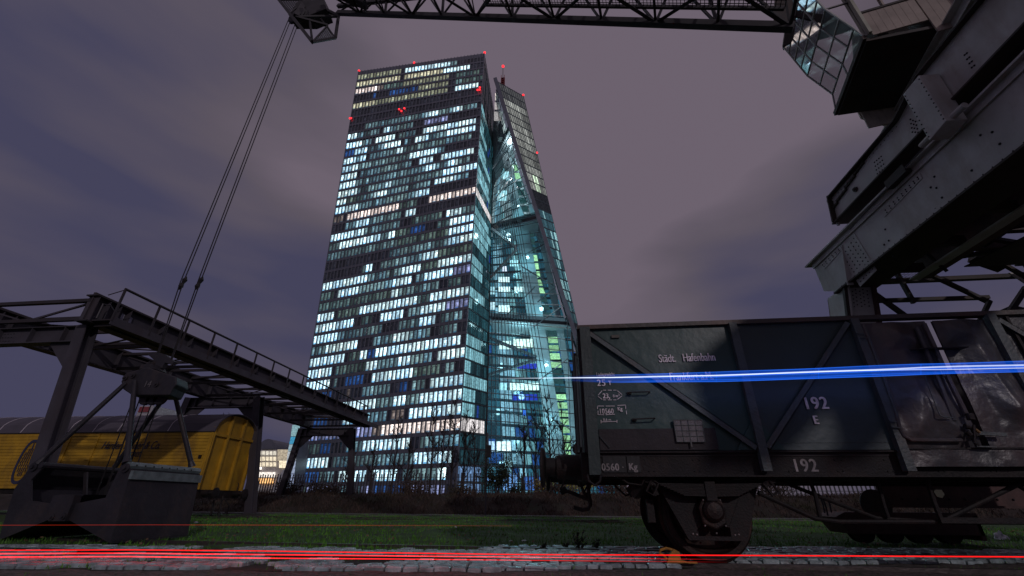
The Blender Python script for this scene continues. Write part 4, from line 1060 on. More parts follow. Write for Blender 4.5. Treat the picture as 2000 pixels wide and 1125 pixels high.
# worn rim on the right shell, inner rim of the left
a = pr[0]; b = MB(); b.tube([(a[0] + .03, gy0 - .01, a[2] + .02), (a[0] + .03, gy1 + .02, a[2] + .02)], .06, 8); b.build('rim', M_grab_lip, GR)
a = pr[1]; b = MB(); b.box(a[0] + .01, a[0] + .06, gy0, gy1, a[2] - .15, a[2] - .02); b.build('rim_strip', M_grab_lip, GR)
b = MB()
for k in range(8): b.dome((pr[0][0] + .085, gy0 + .1 + k * .165, pr[0][2] + .03), (1, -.2, .2), .016)
b.build('rivet', M_rivet, GR, kind='stuff')
b = MB(); b.tube([(pl[0][0], gy0 - .02, pl[0][2] - .03), (pl[0][0], gy1 + .02, pl[0][2] - .03)], .05, 8); b.build('rim', M_grab, GR)
b = MB(); b.bar(tuple(pl[0] + [.02, .75, -.1]), tuple(pl[6] + [.15, .75, -.02]), .03, .06); b.build('inner_rib', M_grab, GR)
# hinge block
hb = [g(x, y, gy0 - .06) for x, y in ((98, 984), (104, 968), (118, 967), (146, 967), (140, 985), (126, 1018), (94, 1018))]
b = MB(); b.prism(hb, (0, .12, 0)); b.build('hinge_cheek', M_grab, GR)
b = MB(); c = [g(x, y, gy0 + .06) for x, y in ((104, 968), (118, 966), (165, 966), (140, 985))]
b.prism(c, (0, gy1 - gy0 - .1, 0)); b.build('hinge_crossbeam', M_grab, GR)
for (x, y) in ((102, 1010), (124, 1009)):
    b = MB(); q = g(x, y, gy0 - .06); b.lathe(q, (0, -1, 0), [(0, .045), (.02, .045), (.021, .02), (.04, .02)], 12); b.build('hinge_pin', M_grab, GR)
for (x, y) in ((68, 912), (247, 914)):
    b = MB(); q = g(x, y, gy0 - .0); b.lathe(q, (0, -1, 0), [(0, .07), (.03, .07), (.031, .03), (.06, .03)], 14); b.build('arm_pin', M_grab, GR)
# head
hc = np.array([-7.85, 7.45])
hx0, hx1 = -8.42, -7.18; hy0, hy1 = 7.1, 7.8
def hq(px, py, y=7.1): return aty(px, py, y)
b = MB(); prof = [hq(x, y) for x, y in ((236, 745), (246, 728), (288, 717), (344, 736), (345, 750), (338, 758), (330, 772), (258, 772), (240, 760))]
b.prism(prof, (-.12, .42, 0)); hd = b.build('head', M_grab, GR, bevel=.02)
b = MB(); b.prism([hq(x, y, 7.16) for x, y in ((272, 720), (276, 712), (296, 710), (300, 720))], (0, .3, 0)); b.build('head_cap', M_grab, GR)
for (x, y) in ((246, 738), (261, 734), (306, 751)):
    b = MB(); q = hq(x, y, 7.1); b.lathe(q, (0, -1, 0), [(0, .05), (.025, .05), (.026, .022), (.05, .022)], 12); b.build('bolt', M_grab, GR)
lettering('14', tuple(hq(279, 756, 7.094)), .17, GR, mat('grab_mark', (.12, .11, .12), .7), sx=.9, thick=.004)
b = MB(); b.prism([hq(x, y, 7.35) for x, y in ((288, 692), (300, 688), (322, 692), (340, 706), (336, 712), (322, 708), (316, 719), (302, 718), (304, 706))], (0, .08, 0)); b.build('hanger_plate', M_grab, GR)
for k in range(3):
    b = MB(); b.lathe(tuple(hq(283 + k * 14, 776, 7.3)), (0, 1, 0), [(0, .12), (.02, .14), (.04, .12), (.06, .14)], 18); b.build('sheave', M_grab, GR)
# four arms
for (p_, q_, y0_, y1_) in (((246, 748), (74, 905), hy0, gy0 + .0), ((264, 745), (247, 905), hy0, gy0 + .0), ((324, 772), (215, 925), hy1, gy1), ((341, 768), (375, 912), hy1 - .1, gy1 - .05)):
    a = aty(*p_, y0_); c = aty(*q_, y1_); a[2] += 0
    b = MB(); d = (c - a); b.tube([a, a + d * .05, a + d * .93, c], [.045, .04, .045, .065], 10); b.build('arm', M_grab, GR)
# reeving ropes inside the grab
rb_ = g(150, 975, 7.4)
for k in range(8):
    x0 = 262 + k * 6.5 + (6 if k % 2 else 0); a = aty(x0, 775, 7.3 + .05 * (k % 3)); c = aty(186 + k * 8 + (10 if k % 2 else 0), 970 - k * 2, 7.5)
    b = MB(); b.tube([a, c], .010, 5); b.build('closing_rope', M_rope, GR)

# ============================================================ JIB CRANE (right)
CR = thing('portal_crane', (8.7, 4.0, 0), 'grey riveted portal crane with glazed cab and long lattice jib', 'harbour crane')
B_ = np.array([-math.cos(R(13.8)), math.sin(R(13.8)), 0]); D_ = np.array([math.sin(R(13.8)), math.cos(R(13.8)), 0]); C0 = np.array([8.7, 4.0, 0])
def st(s, t, z): return C0 + B_ * s + D_ * t + np.array([0, 0, z])
def rb(name, p, q, w, h, m=M_boom, up=(0, 0, 1), label=None):
    b = MB(); b.bar(tuple(p), tuple(q), w, h, up); return b.build(name, m, CR, label=label)
# jib
s0, z0, s1, z1 = 4.4, 8.545, 16.55, 16.05
TB = 0.42
def jz(s): return z0 + (s - s0) * (z1 - z0) / (s1 - s0)
def jh(s): return 1.5 - 1.2 * max(0, (s - 9) / (s1 - 9)) if s > 9 else 1.5
for t in (TB, -TB):
    rb('jib_chord', st(4.35, t, jz(4.35)), st(s1, t, jz(s1)), .13, .15)
for t in (TB * .85, -TB * .85):
    rb('jib_chord', st(4.35, t, jz(4.35) + 1.5), st(9, t, jz(9) + 1.5), .11, .12); rb('jib_chord', st(9, t, jz(9) + 1.5), st(s1, t, jz(s1) + .3), .11, .12)
ns = 11
for k in range(ns):
    a = s0 + (s1 - s0) * k / ns; c = s0 + (s1 - s0) * (k + 1) / ns
    u = TB if k % 2 else -TB
    rb('lattice_bar', st(a, -u, jz(a)), st(c, u, jz(c)), .07, .02)
    rb('lattice_bar', st(a, -TB, jz(a) + .02), st(a, TB, jz(a) + .02), .05, .05)
    for t in (TB, -TB):
        m_ = (a + c) / 2
        rb('lattice_bar', st(a, t, jz(a)), st(m_, t * .85, jz(m_) + jh(m_)), .045, .045); rb('lattice_bar', st(m_, t * .85, jz(m_) + jh(m_)), st(c, t, jz(c)), .045, .045)
        if k % 2: rb('lattice_bar', st(a, t, jz(a)), st(a, t * .85, jz(a) + jh(a)), .06, .06)
    if k % 3 == 0: rb('lattice_bar', st(a, TB, jz(a)), st(a, -TB * .85, jz(a) + jh(a)), .03, .03)
# walkway grating beside the jib
def grating(name, p, q, width_vec, n1, n2, par, th=.012):
    b = MB(); p = np.array(p); q = np.array(q); w = np.array(width_vec)
    for k in range(n1 + 1):
        a = p + (q - p) * k / n1; b.bar(tuple(a), tuple(a + w), th, th)
    for k in range(n2 + 1):
        a = w * k / n2; b.bar(tuple(p + a), tuple(q + a), th, th)
    return b.build(name, M_boom, par, kind='stuff')
grating('walkway_mesh', st(4.5, -TB - .02, jz(4.5) + .1), st(10.6, -TB - .02, jz(10.6) + .1), tuple(-D_ * .0 + D_ * .55), 90, 8, CR)
rb('walkway_edge', st(4.5, TB * .3, jz(4.5) + .1), st(10.6, TB * .3, jz(10.6) + .1), .05, .08)
rb('lattice_bar', st(15.0, .2, jz(15.0) + .1), st(s1, -.3, jz(s1) + .2), .25, .12)
# jib head basket, seen at the upper left
def hp(px, py, t): 
    d = ray(px, py); k = (t - (OC - C0) @ D_) / (d @ D_); return OC + d * k
H = dict(a=hp(545, 0, -.45), b=hp(610, 82, -.45), c=hp(655, 74, .1), d=hp(661, 32, .35), e=hp(578, 33, -.45), f=hp(640, 50, .1), g=hp(600, 0, .1), h=hp(540, -8, -.45), i=hp(565, 28, -.40))
for p_, q_, w in (('a', 'b', .10), ('b', 'c', .07), ('c', 'd', .08), ('b', 'f', .04), ('g', 'c', .05), ('e', 'f', .08), ('g', 'b', .05), ('g', 'd', .10), ('a', 'g', .06), ('e', 'd', .07), ('h', 'g', .08), ('i', 'g', .07), ('e', 'g', .16)):
    rb('head_frame', H[p_], H[q_], w, w)
for tri in (('a', 'i', 'g'), ('b', 'f', 'c')):
    p_, q_, r_ = (H[x] for x in tri); b = MB()
    for k in range(1, 12):
        a = p_ + (q_ - p_) * k / 12; c = p_ + (r_ - p_) * k / 12; b.bar(tuple(a), tuple(c), .015, .015)
        a = q_ + (p_ - q_) * k / 12; c = q_ + (r_ - q_) * k / 12; b.bar(tuple(a), tuple(c), .015, .015)
    b.build('mesh_panel', M_boom, CR, kind='stuff')
b = MB(); hh = hp(585, 20, -.2); b.prism([tuple(hh + np.array(v)) for v in ((-.35, 0, -.2), (.45, 0, -.35), (.9, .1, .1), (.7, .1, .7), (-.2, 0, .6))], (0, .5, 0)); b.build('head_plate', M_boom, CR)
for k in range(2):
    b = MB(); c = hp(578, 28, -.35 + k * .35); b.lathe(tuple(c), tuple(D_), [(0, .32), (.03, .36), (.06, .32), (.09, .36)], 24); b.build('head_sheave', M_boom, CR)
# four ropes down to the grab
for k, (bx, tx) in enumerate(((334, 566), (340, 571), (366, 582), (374, 588))):
    top = hp(tx, 32, -.3 + .03 * k); q = aty(bx - 3, 650, 7.38)
    p_ = aty((300, 306, 330, 336)[k], 702, 7.38) if False else aty({0: 304, 1: 306, 2: 334, 3: 336}[k], 702, 7.38)
    mid = aty({0: 352, 1: 358, 2: 386, 3: 391}[k], 552, 7.38)
    b = MB(); b.tube([top, mid, p_], .012, 5); b.build('hoist_rope', M_rope, CR)
for (x, y) in ((357, 553), (389, 553)):
    c = aty(x, y, 7.38); b = MB(); b.tube([c + [-.03, 0, -.16], c + [-.02, 0, -.08], c, c + [.02, 0, .08], c + [.03, 0, .16]], [.01, .05, .03, .05, .01], 7); b.build('rope_clamp', M_rope, CR)

# portal
def web(name, pts, th_vec, m=M_crane, label=None):
    b = MB(); b.prism([tuple(p) for p in pts], th_vec); return b.build(name, m, CR, label=label)
gx, gy_, gz0, gz1 = 6.42, 10.15, 4.98, 6.0
# main near girder: end is cut obliquely
web('main_girder', [(gx, -3, gz0), (gx, 9.55, gz0), (gx, 10.05, gz0 + .25), (gx, 10.1, gz1), (gx, -3, gz1)], (.03, 0, 0), label='broad riveted web plate of the main girder')
web('main_girder', [(gx + .55, -3, gz0), (gx + .55, 9.7, gz0), (gx + .55, 10.1, gz1), (gx + .55, -3, gz1)], (.03, 0, 0))
b = MB(); b.box(gx - .12, gx + .70, -3, 10.25, gz1, gz1 + .035); b.build('top_flange', M_crane, CR)
b = MB(); b.box(gx - .10, gx + .68, -3, 9.6, gz0 - .035, gz0); b.build('bottom_flange', mat('crane_brown_steel', (.045, .032, .026), .7), CR)
rb('top_angle', (gx - .02, -3, gz1 - .06), (gx - .02, 10.1, gz1 - .06), .03, .12, M_crane); rb('bottom_angle', (gx - .02, -3, gz0 + .05), (gx - .02, 9.6, gz0 + .05), .03, .10, M_crane)
for (x0, y0, x1, y1, x2, y2, x3, y3) in ((1640, 500, 1668, 455, 1712, 528, 1680, 560), (1722, 410, 1795, 337, 1801, 348, 1727, 424), (1600, 520, 1640, 480, 1644, 488, 1610, 526)):
    pts = [atx(x, y, gx - .012) for x, y in ((x0, y0), (x1, y1), (x2, y2), (x3, y3))]; web('splice_plate', pts, (.012, 0, 0))
rv = MB(); r = random.Random(4)
def rivets_px(quad, nu, nv, x=gx - .012, n=(-1, 0, 0), rad=.017):
    q = [np.array(c) for c in quad]
    for i in range(nu):
        for j in range(nv):
            u = (i + .5) / nu; v = (j + .5) / nv; a = q[0] * (1 - u) + q[1] * u; c = q[3] * (1 - u) + q[2] * u; pp = a * (1 - v) + c * v
            rv.dome(atx(pp[0], pp[1], x), n, rad, 6)
rivets_px([(1642, 500), (1668, 458), (1710, 526), (1680, 556)], 5, 9); rivets_px([(1724, 412), (1795, 341), (1799, 347), (1730, 421)], 9, 2); rivets_px([(1602, 519), (1640, 482), (1643, 488), (1608, 525)], 6, 2)
rivets_px([(1640, 462), (1840, 278), (1845, 284), (1645, 468)], 34, 1)
for (x, y) in ((1729, 448), (1736, 470), (1727, 478), (1741, 486), (1745, 500), (1828, 408), (1840, 386), (1829, 367), (1818, 366), (1898, 333), (1915, 264), (1938, 258), (1953, 281), (1969, 304), (1825, 345)): rv.dome(atx(x, y, gx - .001), (-1, 0, 0), .022, 6)
# stiffener on the girder end and tapered leg
pa = atx(1645, 478, gx); pb = atx(1668, 556, gx); b = MB(); b.prism([tuple(pa), tuple(pb), tuple(pb + [-.13, 0, 0]), tuple(pa + [-.02, 0, 0])], (0, .02, 0)); b.build('stiffener', M_crane, CR)
yl = 9.75
lf = [(6.35, 4.98), (7.15, 4.98), (6.35, 1.0), (5.65, 1.0)]
web('leg_plate', [(6.42, 10.0, 5.02), (6.42, 9.2, 4.98), (5.68, 9.45, 1.0), (5.68, 10.0, 1.0)], (.03, 0, 0), label='riveted side plate of the leg')
web('leg_plate', [(6.42, 9.3, 5.0), (6.98, 9.3, 5.0), (6.25, 9.5, .95), (5.66, 9.5, .95)], (0, .03, 0), M_crane)
web('leg_plate', [(6.42, 10.0, 5.0), (6.98, 10.0, 5.0), (6.25, 10.0, .95), (5.66, 10.0, .95)], (0, .03, 0), M_rust)
rb('leg_angle', (6.98, 9.28, 5.0), (6.25, 9.48, .95), .08, .08, M_rust, (0, 1, 0)); rb('leg_angle', (6.40, 9.28, 5.0), (5.64, 9.48, .95), .08, .08, M_crane_dk, (0, 1, 0))
for i in range(5):
    for j in range(5): 
        rv.dome((6.52 + i * .075 - j * .02, 9.295, 4.85 - j * .09 + (i % 2) * .04), (0, -1, 0), .015)
for k in range(12): rv.dome((5.74 + .01 * k, 9.44, 1.08 + k * .1), (0, -1, 0), .014)
# box foot / sill beam and bogie behind the wagon
b = MB(); b.box(5.75, 11.3, 9.45, 9.50, .62, 1.6); b.box(5.75, 11.3, 9.38, 9.9, .58, .62); b.build('sill_beam', M_rust, CR)
for k in range(20): rv.dome((6.1 + k * .26, 9.44, .72), (0, -1, 0), .02)
b = MB(); b.box(5.0, 7.15, 9.35, 9.42, .16, .46); b.box(5.0, 7.15, 9.95, 10.02, .16, .46); b.box(5.0, 7.15, 9.35, 10.02, .46, .50); b.box(7.09, 7.15, 9.35, 10.02, .08, .46); b.prism([(5.0, 9.35, .16), (5.0, 9.35, .5), (4.82, 9.35, .42)], (0, .67, 0)); b.build('bogie', M_rust, CR)
for k in range(4):
    b = MB(); b.lathe((5.35 + k * .48, 9.6, .20), (0, 1, 0), [(0, .20), (.04, .20), (.05, .17), (.13, .17), (.14, .20), (.18, .20)], 22); b.build('bogie_wheel', M_wheel, CR)
b = MB(); b.lathe((5.6, 9.4, .62), (0, 1, 0), [(0, .26), (.02, .26), (.021, .2), (.05, .2)], 24); b.build('cable_drum', M_crane_dk, CR)
for k, (x, y) in enumerate(((1606, 985), (1612, 990), (1619, 984))):
    q = aty(x, y, 9.2); b = MB(); b.tube([q + [0, 0, .14], q + [.01, 0, 0], q + [0, 0, -.14]], .014, 6); b.build('rail_clamp', M_run, CR)
# right hand leg and cross frames
web('leg_plate', [(10.1, 9.6, 5.3), (11.4, 9.6, 5.3), (11.9, 9.6, 3.7), (11.2, 9.6, 3.7)], (0, .03, 0), M_crane, label='grey tapered plate of the right hand leg')
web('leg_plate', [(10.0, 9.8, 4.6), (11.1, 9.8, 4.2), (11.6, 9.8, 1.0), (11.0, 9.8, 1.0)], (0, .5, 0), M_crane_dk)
for x in (7.85, 11.0):
    b = MB(); b.ibeam((x, -3, 5.28), (x, 9.1 if x < 9 else 10.1, 5.28), .36, .56 if x < 9 else .9, t=.03); b.build('inner_girder', M_rust if x < 9 else M_crane_dk, CR)
rb('inner_girder_flange', (7.72, -3, 5.0), (7.72, 9.12, 5.0), .22, .03, M_crane)
for (p_, q_, y, w) in (((1660, 553), (2010, 538), 9.9, .12), ((1700, 588), (1930, 581), 9.9, .10), ((1825, 455), (2020, 446), 8.4, .14), ((1765, 502), (1880, 497), 9.0, .12), ((1790, 478), (1900, 452), 8.7, .10), ((1740, 513), (1785, 592), 9.8, .09), ((1756, 508), (1935, 592), 9.7, .09),
                       ((1700, 568), (1775, 622), 9.9, .10), ((1800, 462), (1835, 520), 9.0, .06), ((1790, 478), (1850, 530), 8.5, .05), ((1825, 455), (1870, 492), 8.2, .09), ((1880, 470), (1920, 440), 8.2, .14), ((1940, 370), (1952, 440), 7.4, .05), ((1932, 500), (2010, 545), 9.0, .08), ((1965, 620), (2005, 560), 8.6, .10), ((1915, 625), (1932, 590), 8.8, .08), ((1980, 500), (2010, 470), 8.6, .2), ((1925, 470), (2010, 410), 7.9, .25), ((1900, 500), (1960, 520), 9.2, .25)):
    rb('cross_brace', aty(*p_, y), aty(*q_, y), w, w * .8, M_crane_dk)
b = MB()
net0 = [(1690, 560), (1745, 512), (1900, 505), (1900, 545)]
for k in range(15):
    u = k / 14; b.bar(tuple(aty(1700 + 90 * u, 550 - 45 * u, 9.95)), tuple(aty(1812 + 60 * u, 548 - 48 * u, 9.95)), .006, .006)
    b.bar(tuple(aty(1700 + 112 * u, 550 - 2 * u, 9.95)), tuple(aty(1790 + 82 * u, 505 - 5 * u, 9.95)), .006, .006)
    b.bar(tuple(aty(1830 + 60 * u, 455 - 33 * u, 8.45)), tuple(aty(1960 + 60 * u, 448 - 33 * u, 8.45)), .007, .007)
    b.bar(tuple(aty(1830 + 130 * u, 455 - 7 * u, 8.45)), tuple(aty(1885 + 110 * u, 425 - 8 * u, 8.45)), .007, .007)
b.build('safety_net', M_rope, CR, kind='stuff')
web('lower_plate', [(8.3, 8.6, 4.98), (11, 8.6, 4.98), (11, 3, 4.98), (9.2, 3, 4.98)], (0, 0, .02), M_crane_dk)
# upper frame
ux = 6.3
web('upper_girder', [(ux, 8.62, 6.28), (ux, 8.5, 6.86), (ux, 6.5, 6.86), (ux, 6.3, 6.86), (ux, 5.6, 7.12), (ux, 1, 7.12), (ux, 1, 6.3), (ux, 5.2, 6.28)], (.03, 0, 0), label='upper girder running up from the cantilever end')
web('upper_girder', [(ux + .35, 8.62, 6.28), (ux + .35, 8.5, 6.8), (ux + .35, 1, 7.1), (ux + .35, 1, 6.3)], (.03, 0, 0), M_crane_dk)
b = MB(); b.box(ux - .08, ux + .45, 1, 8.7, 6.25, 6.28); b.prism([(ux - .1, 8.66, 6.28), (ux - .1, 8.52, 6.9), (ux - .1, 8.48, 6.9), (ux - .1, 8.62, 6.26)], (.6, 0, 0)); b.build('upper_flange', M_crane_dk, CR)
rb('upper_flange', (ux, 8.5, 6.87), (ux, 6.3, 6.87), .2, .03, M_crane_dk); rb('upper_flange', (ux, 6.3, 6.87), (ux, 5.6, 7.13), .2, .03, M_crane_dk); rb('upper_flange', (ux, 5.6, 7.13), (ux, 1, 7.13), .2, .03, M_crane_dk)
b = MB(); bx0 = ux - .32
b.prism([tuple(atx(x, y, bx0)) for x, y in ((1763, 185), (1794, 147), (1848, 236), (1815, 275))], (.3, 0, 0)); b.build('bracket_box', M_crane, CR, bevel=.01, label='riveted box bracket under the cab')
for k in range(11):
    u = (k + .5) / 11
    for (A, Bq) in (((1766, 184), (1816, 271)), ((1793, 151), (1845, 236))):
        rv.dome(atx(A[0] + (Bq[0] - A[0]) * u, A[1] + (Bq[1] - A[1]) * u, bx0 - .001), (-1, 0, 0), .014)
for quad, nu, nv in (([(1705, 315), (1722, 300), (1732, 330), (1712, 345)], 4, 4), ([(1775, 228), (1790, 235), (1797, 262), (1780, 262)], 3, 4), ([(1880, 105), (1888, 98), (1908, 130), (1898, 138)], 2, 4)): rivets_px(quad, nu, nv, ux - .001)
b = MB(); b.tube([tuple(atx(1800, 285, ux - .2)), tuple(atx(1812, 272, ux - .2)), tuple(atx(1885, 205, ux - .2))], .05, 10); b.build('buffer_pin', M_crane, CR)
b = MB(); b.tube([tuple(atx(1660, 448, gx - .14)), tuple(atx(1802, 290, gx - .14))], .012, 6); b.build('cable', M_run, CR)
b = MB(); q = atx(1745, 352, gx - .1); b.box(q[0] - .05, q[0] + .06, q[1] - .35, q[1] + .15, q[2] - .09, q[2] + .08); b.build('junction_box', M_crane_dk, CR)
b = MB(); b.lathe(tuple(atx(1672, 370, ux - .001)), (-1, 0, 0), [(0, .055), (.03, .055), (.03, .03), (.06, .03)], 12); b.build('pin_boss', M_crane_dk, CR)
b = MB(); b.bar(tuple(atx(1617, 391, ux)), tuple(atx(1640, 390, ux)), .04, .04); b.bar(tuple(atx(1617, 391, ux)), tuple(atx(1638, 440, ux)), .05, .04); b.build('ladder_end', M_crane, CR)
# ballast boards along the cantilever
for k in range(14):
    a = atx(1700 - k * 5.6, 300 + k * 8.6, ux - .02); b = MB(); b.box(a[0] - .02, a[0] + .4, a[1] - .09, a[1] + .05, a[2] + .02 + (k % 3) * .01, a[2] + .06 + (k % 3) * .015); b.build('deck_plank', mat('old_deck', (.05, .045, .035), .8), CR)
# inner bulk above (turntable and machine floor)
b = MB(); b.lathe((8.9, 4.0, 6.3), (0, 0, 1), [(0, 2.2), (.25, 2.2), (.26, 2.0), (.9, 2.0)], 40); b.build('turntable', M_crane_dk, CR)
for y_ in np.arange(1.2, 8.4, .11): rv.dome((ux - .001, y_, 6.33), (-1, 0, 0), .011, 5)
for y_ in np.arange(6.4, 8.3, .11): rv.dome((ux - .001, y_, 6.80), (-1, 0, 0), .011, 5)
for y_ in np.arange(2.0, 9.4, .16): rv.dome((gx - .036, y_, gz0 + .05), (-1, 0, 0), .013, 5)
for x_ in (7.2, 9.7, 10.6):
    pass
for k_ in range(7):
    y_ = 8.8 - k_ * 1.05
    rb('deck_beam', (6.98, y_, 5.12), (7.72, y_, 5.12), .10, .18, M_crane_dk)
    rb('cross_brace', (7.9, y_, 5.25), (10.9, y_ - 1.0, 5.25), .09, .07, M_crane_dk); rb('cross_brace', (10.9, y_, 5.25), (7.9, y_ - 1.0, 5.25), .09, .07, M_crane_dk)
    rb('cross_brace', (7.9, y_, 5.55), (10.9, y_, 5.55), .12, .14, M_rust)
rv.build('rivet', M_rivet, CR, kind='stuff')

# cab
def cs(s, t, z): return tuple(st(s, t, z))
CB = thing('crane_cab', tuple(st(2.4, 2, 8.5)), '', ''); del CB['label']; del CB['category']
CB.parent = CR; CB.location = Vector(st(2.4, 2, 8.5)) - WL[CR.name]; WL[CB.name] = Vector(st(2.4, 2, 8.5))
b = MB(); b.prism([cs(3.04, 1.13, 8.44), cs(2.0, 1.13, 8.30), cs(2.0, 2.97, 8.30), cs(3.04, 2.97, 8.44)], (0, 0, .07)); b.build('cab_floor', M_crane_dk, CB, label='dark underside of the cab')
b = MB(); b.bar(cs(3.06, 1.1, 8.53), cs(3.06, 3.0, 8.53), .06, .10); b.build('sill', M_crane_dk, CB)
P1n, P1f = (3.05, 1.12, 8.58), (3.04, 2.97, 8.58); P2n, P2f = (3.12, 1.12, 8.86), (2.96, 2.97, 9.10); P3n, P3f = (3.38, 1.12, 9.62), (3.26, 2.97, 9.87); P4n, P4f = (3.60, 1.12, 11.0), (3.48, 2.97, 11.1)
def lerp(a, c, u): return tuple(np.array(a) * (1 - u) + np.array(c) * u)
def glaze(A, Bq, C, D, nu, nv, w=.028, gm=None):
    """A,Bq lower edge near->far, C,D upper edge far->near"""
    for i in range(nu):
        for j in range(nv):
            u0, u1, v0, v1 = i / nu, (i + 1) / nu, j / nv, (j + 1) / nv
            q = [lerp(lerp(A, Bq, u), lerp(D, C, u), v) for u, v in ((u0, v0), (u1, v0), (u1, v1), (u0, v1))]
            b = MB(); pts = [cs(*p_) for p_ in q]
            jit = np.array([0, 0, 1]) * 0
            b.poly(pts); b.build('pane', gm or M_cabglass, CB)
    for i in range(nu + 1):
        u = i / nu; b = MB(); b.bar(cs(*lerp(A, Bq, u)), cs(*lerp(D, C, u)), w, w, tuple(D_)); b.build('glazing_bar', M_crane, CB)
    for j in range(nv + 1):
        v = j / nv; b = MB(); b.bar(cs(*lerp(A, D, v)), cs(*lerp(Bq, C, v)), w, w); b.build('glazing_bar', M_crane, CB)
glaze(P1n, P1f, P2f, P2n, 2, 1, gm=M_cabglass2); glaze(P2n, P2f, P3f, P3n, 4, 2, gm=M_cabglass2); glaze(P3n, P3f, P4f, P4n, 4, 4)
# near end glazing and plank walls
def plank_wall(a, c, z0, z1, n, m=M_plank, th=.03, t=None):
    a = np.array(a); c = np.array(c)
    for k in range(n):
        p_ = a + (c - a) * k / n; q_ = a + (c - a) * (k + .965) / n
        b = MB(); b.prism([cs(p_[0], p_[1], z0), cs(q_[0], q_[1], z0), cs(q_[0], q_[1], z1), cs(p_[0], p_[1], z1)], tuple(D_ * th)); b.build('plank', m, CB)
plank_wall((2.93, 1.08), (2.1, 1.08), 8.50, 9.15, 7); plank_wall((2.08, 1.08), (1.0, 1.0), 8.15, 10.4, 9)
b = MB(); b.prism([cs(2.93, 1.10, 9.2), cs(2.1, 1.10, 9.2), cs(2.1, 1.10, 10.3), cs(2.93, 1.10, 10.3)], tuple(D_ * .02)); b.build('pane', M_cabglass, CB)
for s_, z_ in ((2.55, 0),): b = MB(); b.bar(cs(s_, 1.08, 9.18), cs(s_, 1.08, 10.3), .03, .03, tuple(D_)); b.build('glazing_bar', M_plank, CB)
b = MB(); b.bar(cs(2.93, 1.08, 9.17), cs(2.1, 1.08, 9.17), .04, .05); b.build('window_sill', M_crane_dk, CB)
b = MB(); b.bar(cs(2.97, 1.06, 8.55), cs(3.0, 1.06, 10.6), .05, .07, tuple(D_)); b.build('corner_post', mat('cream_post', (.42, .42, .34), .6), CB)
for q4 in ((P1n, P2n, P3n, (2.98, 1.12, 9.62), (2.98, 1.12, 8.58)), ((2.98, 1.12, 9.62), P3n, P4n, (3.0, 1.12, 11.0))):
    b = MB(); b.poly([cs(*p_) for p_ in q4]); b.build('pane', M_cabglass, CB)
    for p_, q_ in zip(q4, q4[1:] + (q4[0],)): b = MB(); b.bar(cs(*p_), cs(*q_), .03, .03, tuple(D_)); b.build('glazing_bar', M_crane, CB)
plank_wall((2.6, 3.02), (2.1, 3.02), 7.95, 8.44, 4, MATS.get('tower_lit_planks') or mat('tower_lit_planks', (.6, .55, .45), .7))  # plank colour made paler here and on rear wall, standing in for tower light
b = MB(); b.prism([cs(2.1, 3.06, 7.75), cs(2.62, 3.06, 8.3), cs(2.62, 3.06, 8.5), cs(2.0, 3.06, 11.0), cs(1.0, 3.06, 11.0), cs(1.0, 3.06, 7.9)], tuple(D_ * .04)); b.build('rear_wall', mat('tower_lit_planks', (.6, .55, .45), .7), CB)
b = MB(); b.prism([cs(3.5, 1.0, 11.1), cs(.8, 1.0, 11.1), cs(.8, 3.1, 11.1), cs(3.45, 3.1, 11.1)], (0, 0, .08)); b.build('cab_roof', M_crane_dk, CB)
b = MB(); b.prism([tuple(hp(x, y, 1.05)) for x, y in ((1514, -25), (1552, -25), (1544, 46), (1511, 45))], tuple(D_ * .04)); b.build('awning_panel', M_crane_dk, CB)
b = MB(); b.prism([tuple(hp(x, y, 1.9)) for x, y in ((1548, -25), (1562, -25), (1551, 70), (1546, 82), (1529, 91))], tuple(D_ * .04)); b.build('awning_panel', M_crane_dk, CB)
# seat and lever inside the cab
b = MB(); b.prism([cs(2.5, 1.7, 8.55), cs(2.3, 1.7, 8.55), cs(2.3, 1.7, 9.6), cs(2.4, 1.7, 9.6), cs(2.5, 1.7, 9.0)], tuple(D_ * .5)); b.build('seat', M_crane_dk, CB)
# carrying beams below
b = MB(); b.ibeam(cs(1.85, .35, 8.12), cs(1.95, 4.3, 8.12), .26, .34, t=.025); b.build('cab_beam', M_crane, CR)
b = MB(); b.ibeam(cs(1.9, .35, 8.0), cs(.4, .35, 8.1), .26, .30, t=.025); b.build('cab_beam', M_crane_dk, CR)
b = MB(); b.prism([cs(1.8, 0, 7.2), cs(-1, 0, 7.2), cs(-1, 4, 7.2), cs(1.8, 4, 7.2)], (0, 0, .9)); b.build('machine_floor', M_crane_dk, CR)
b = MB(); b.prism([cs(.9, .2, 8.2), cs(-2, .2, 8.2), cs(-2, 3.2, 8.2), cs(.9, 3.2, 8.2)], (0, 0, 3)); b.build('machine_house', M_crane_dk, CR)
# ============================================================ GREEN OPEN WAGON (right foreground)
WG = thing('open_wagon', (4.4, 6.8, 0), 'dark green high-sided open goods wagon with white stencilled lettering', 'railway wagon')
WY = 5.35
def w(px, py, y=WY): return aty(px, py, y)
def wb(name, x0, x1, y0, y1, z0, z1, m, label=None, bevel=0):
    b = MB(); b.box(x0, x1, y0, y1, z0, z1); return b.build(name, m, WG, label=label, bevel=bevel)
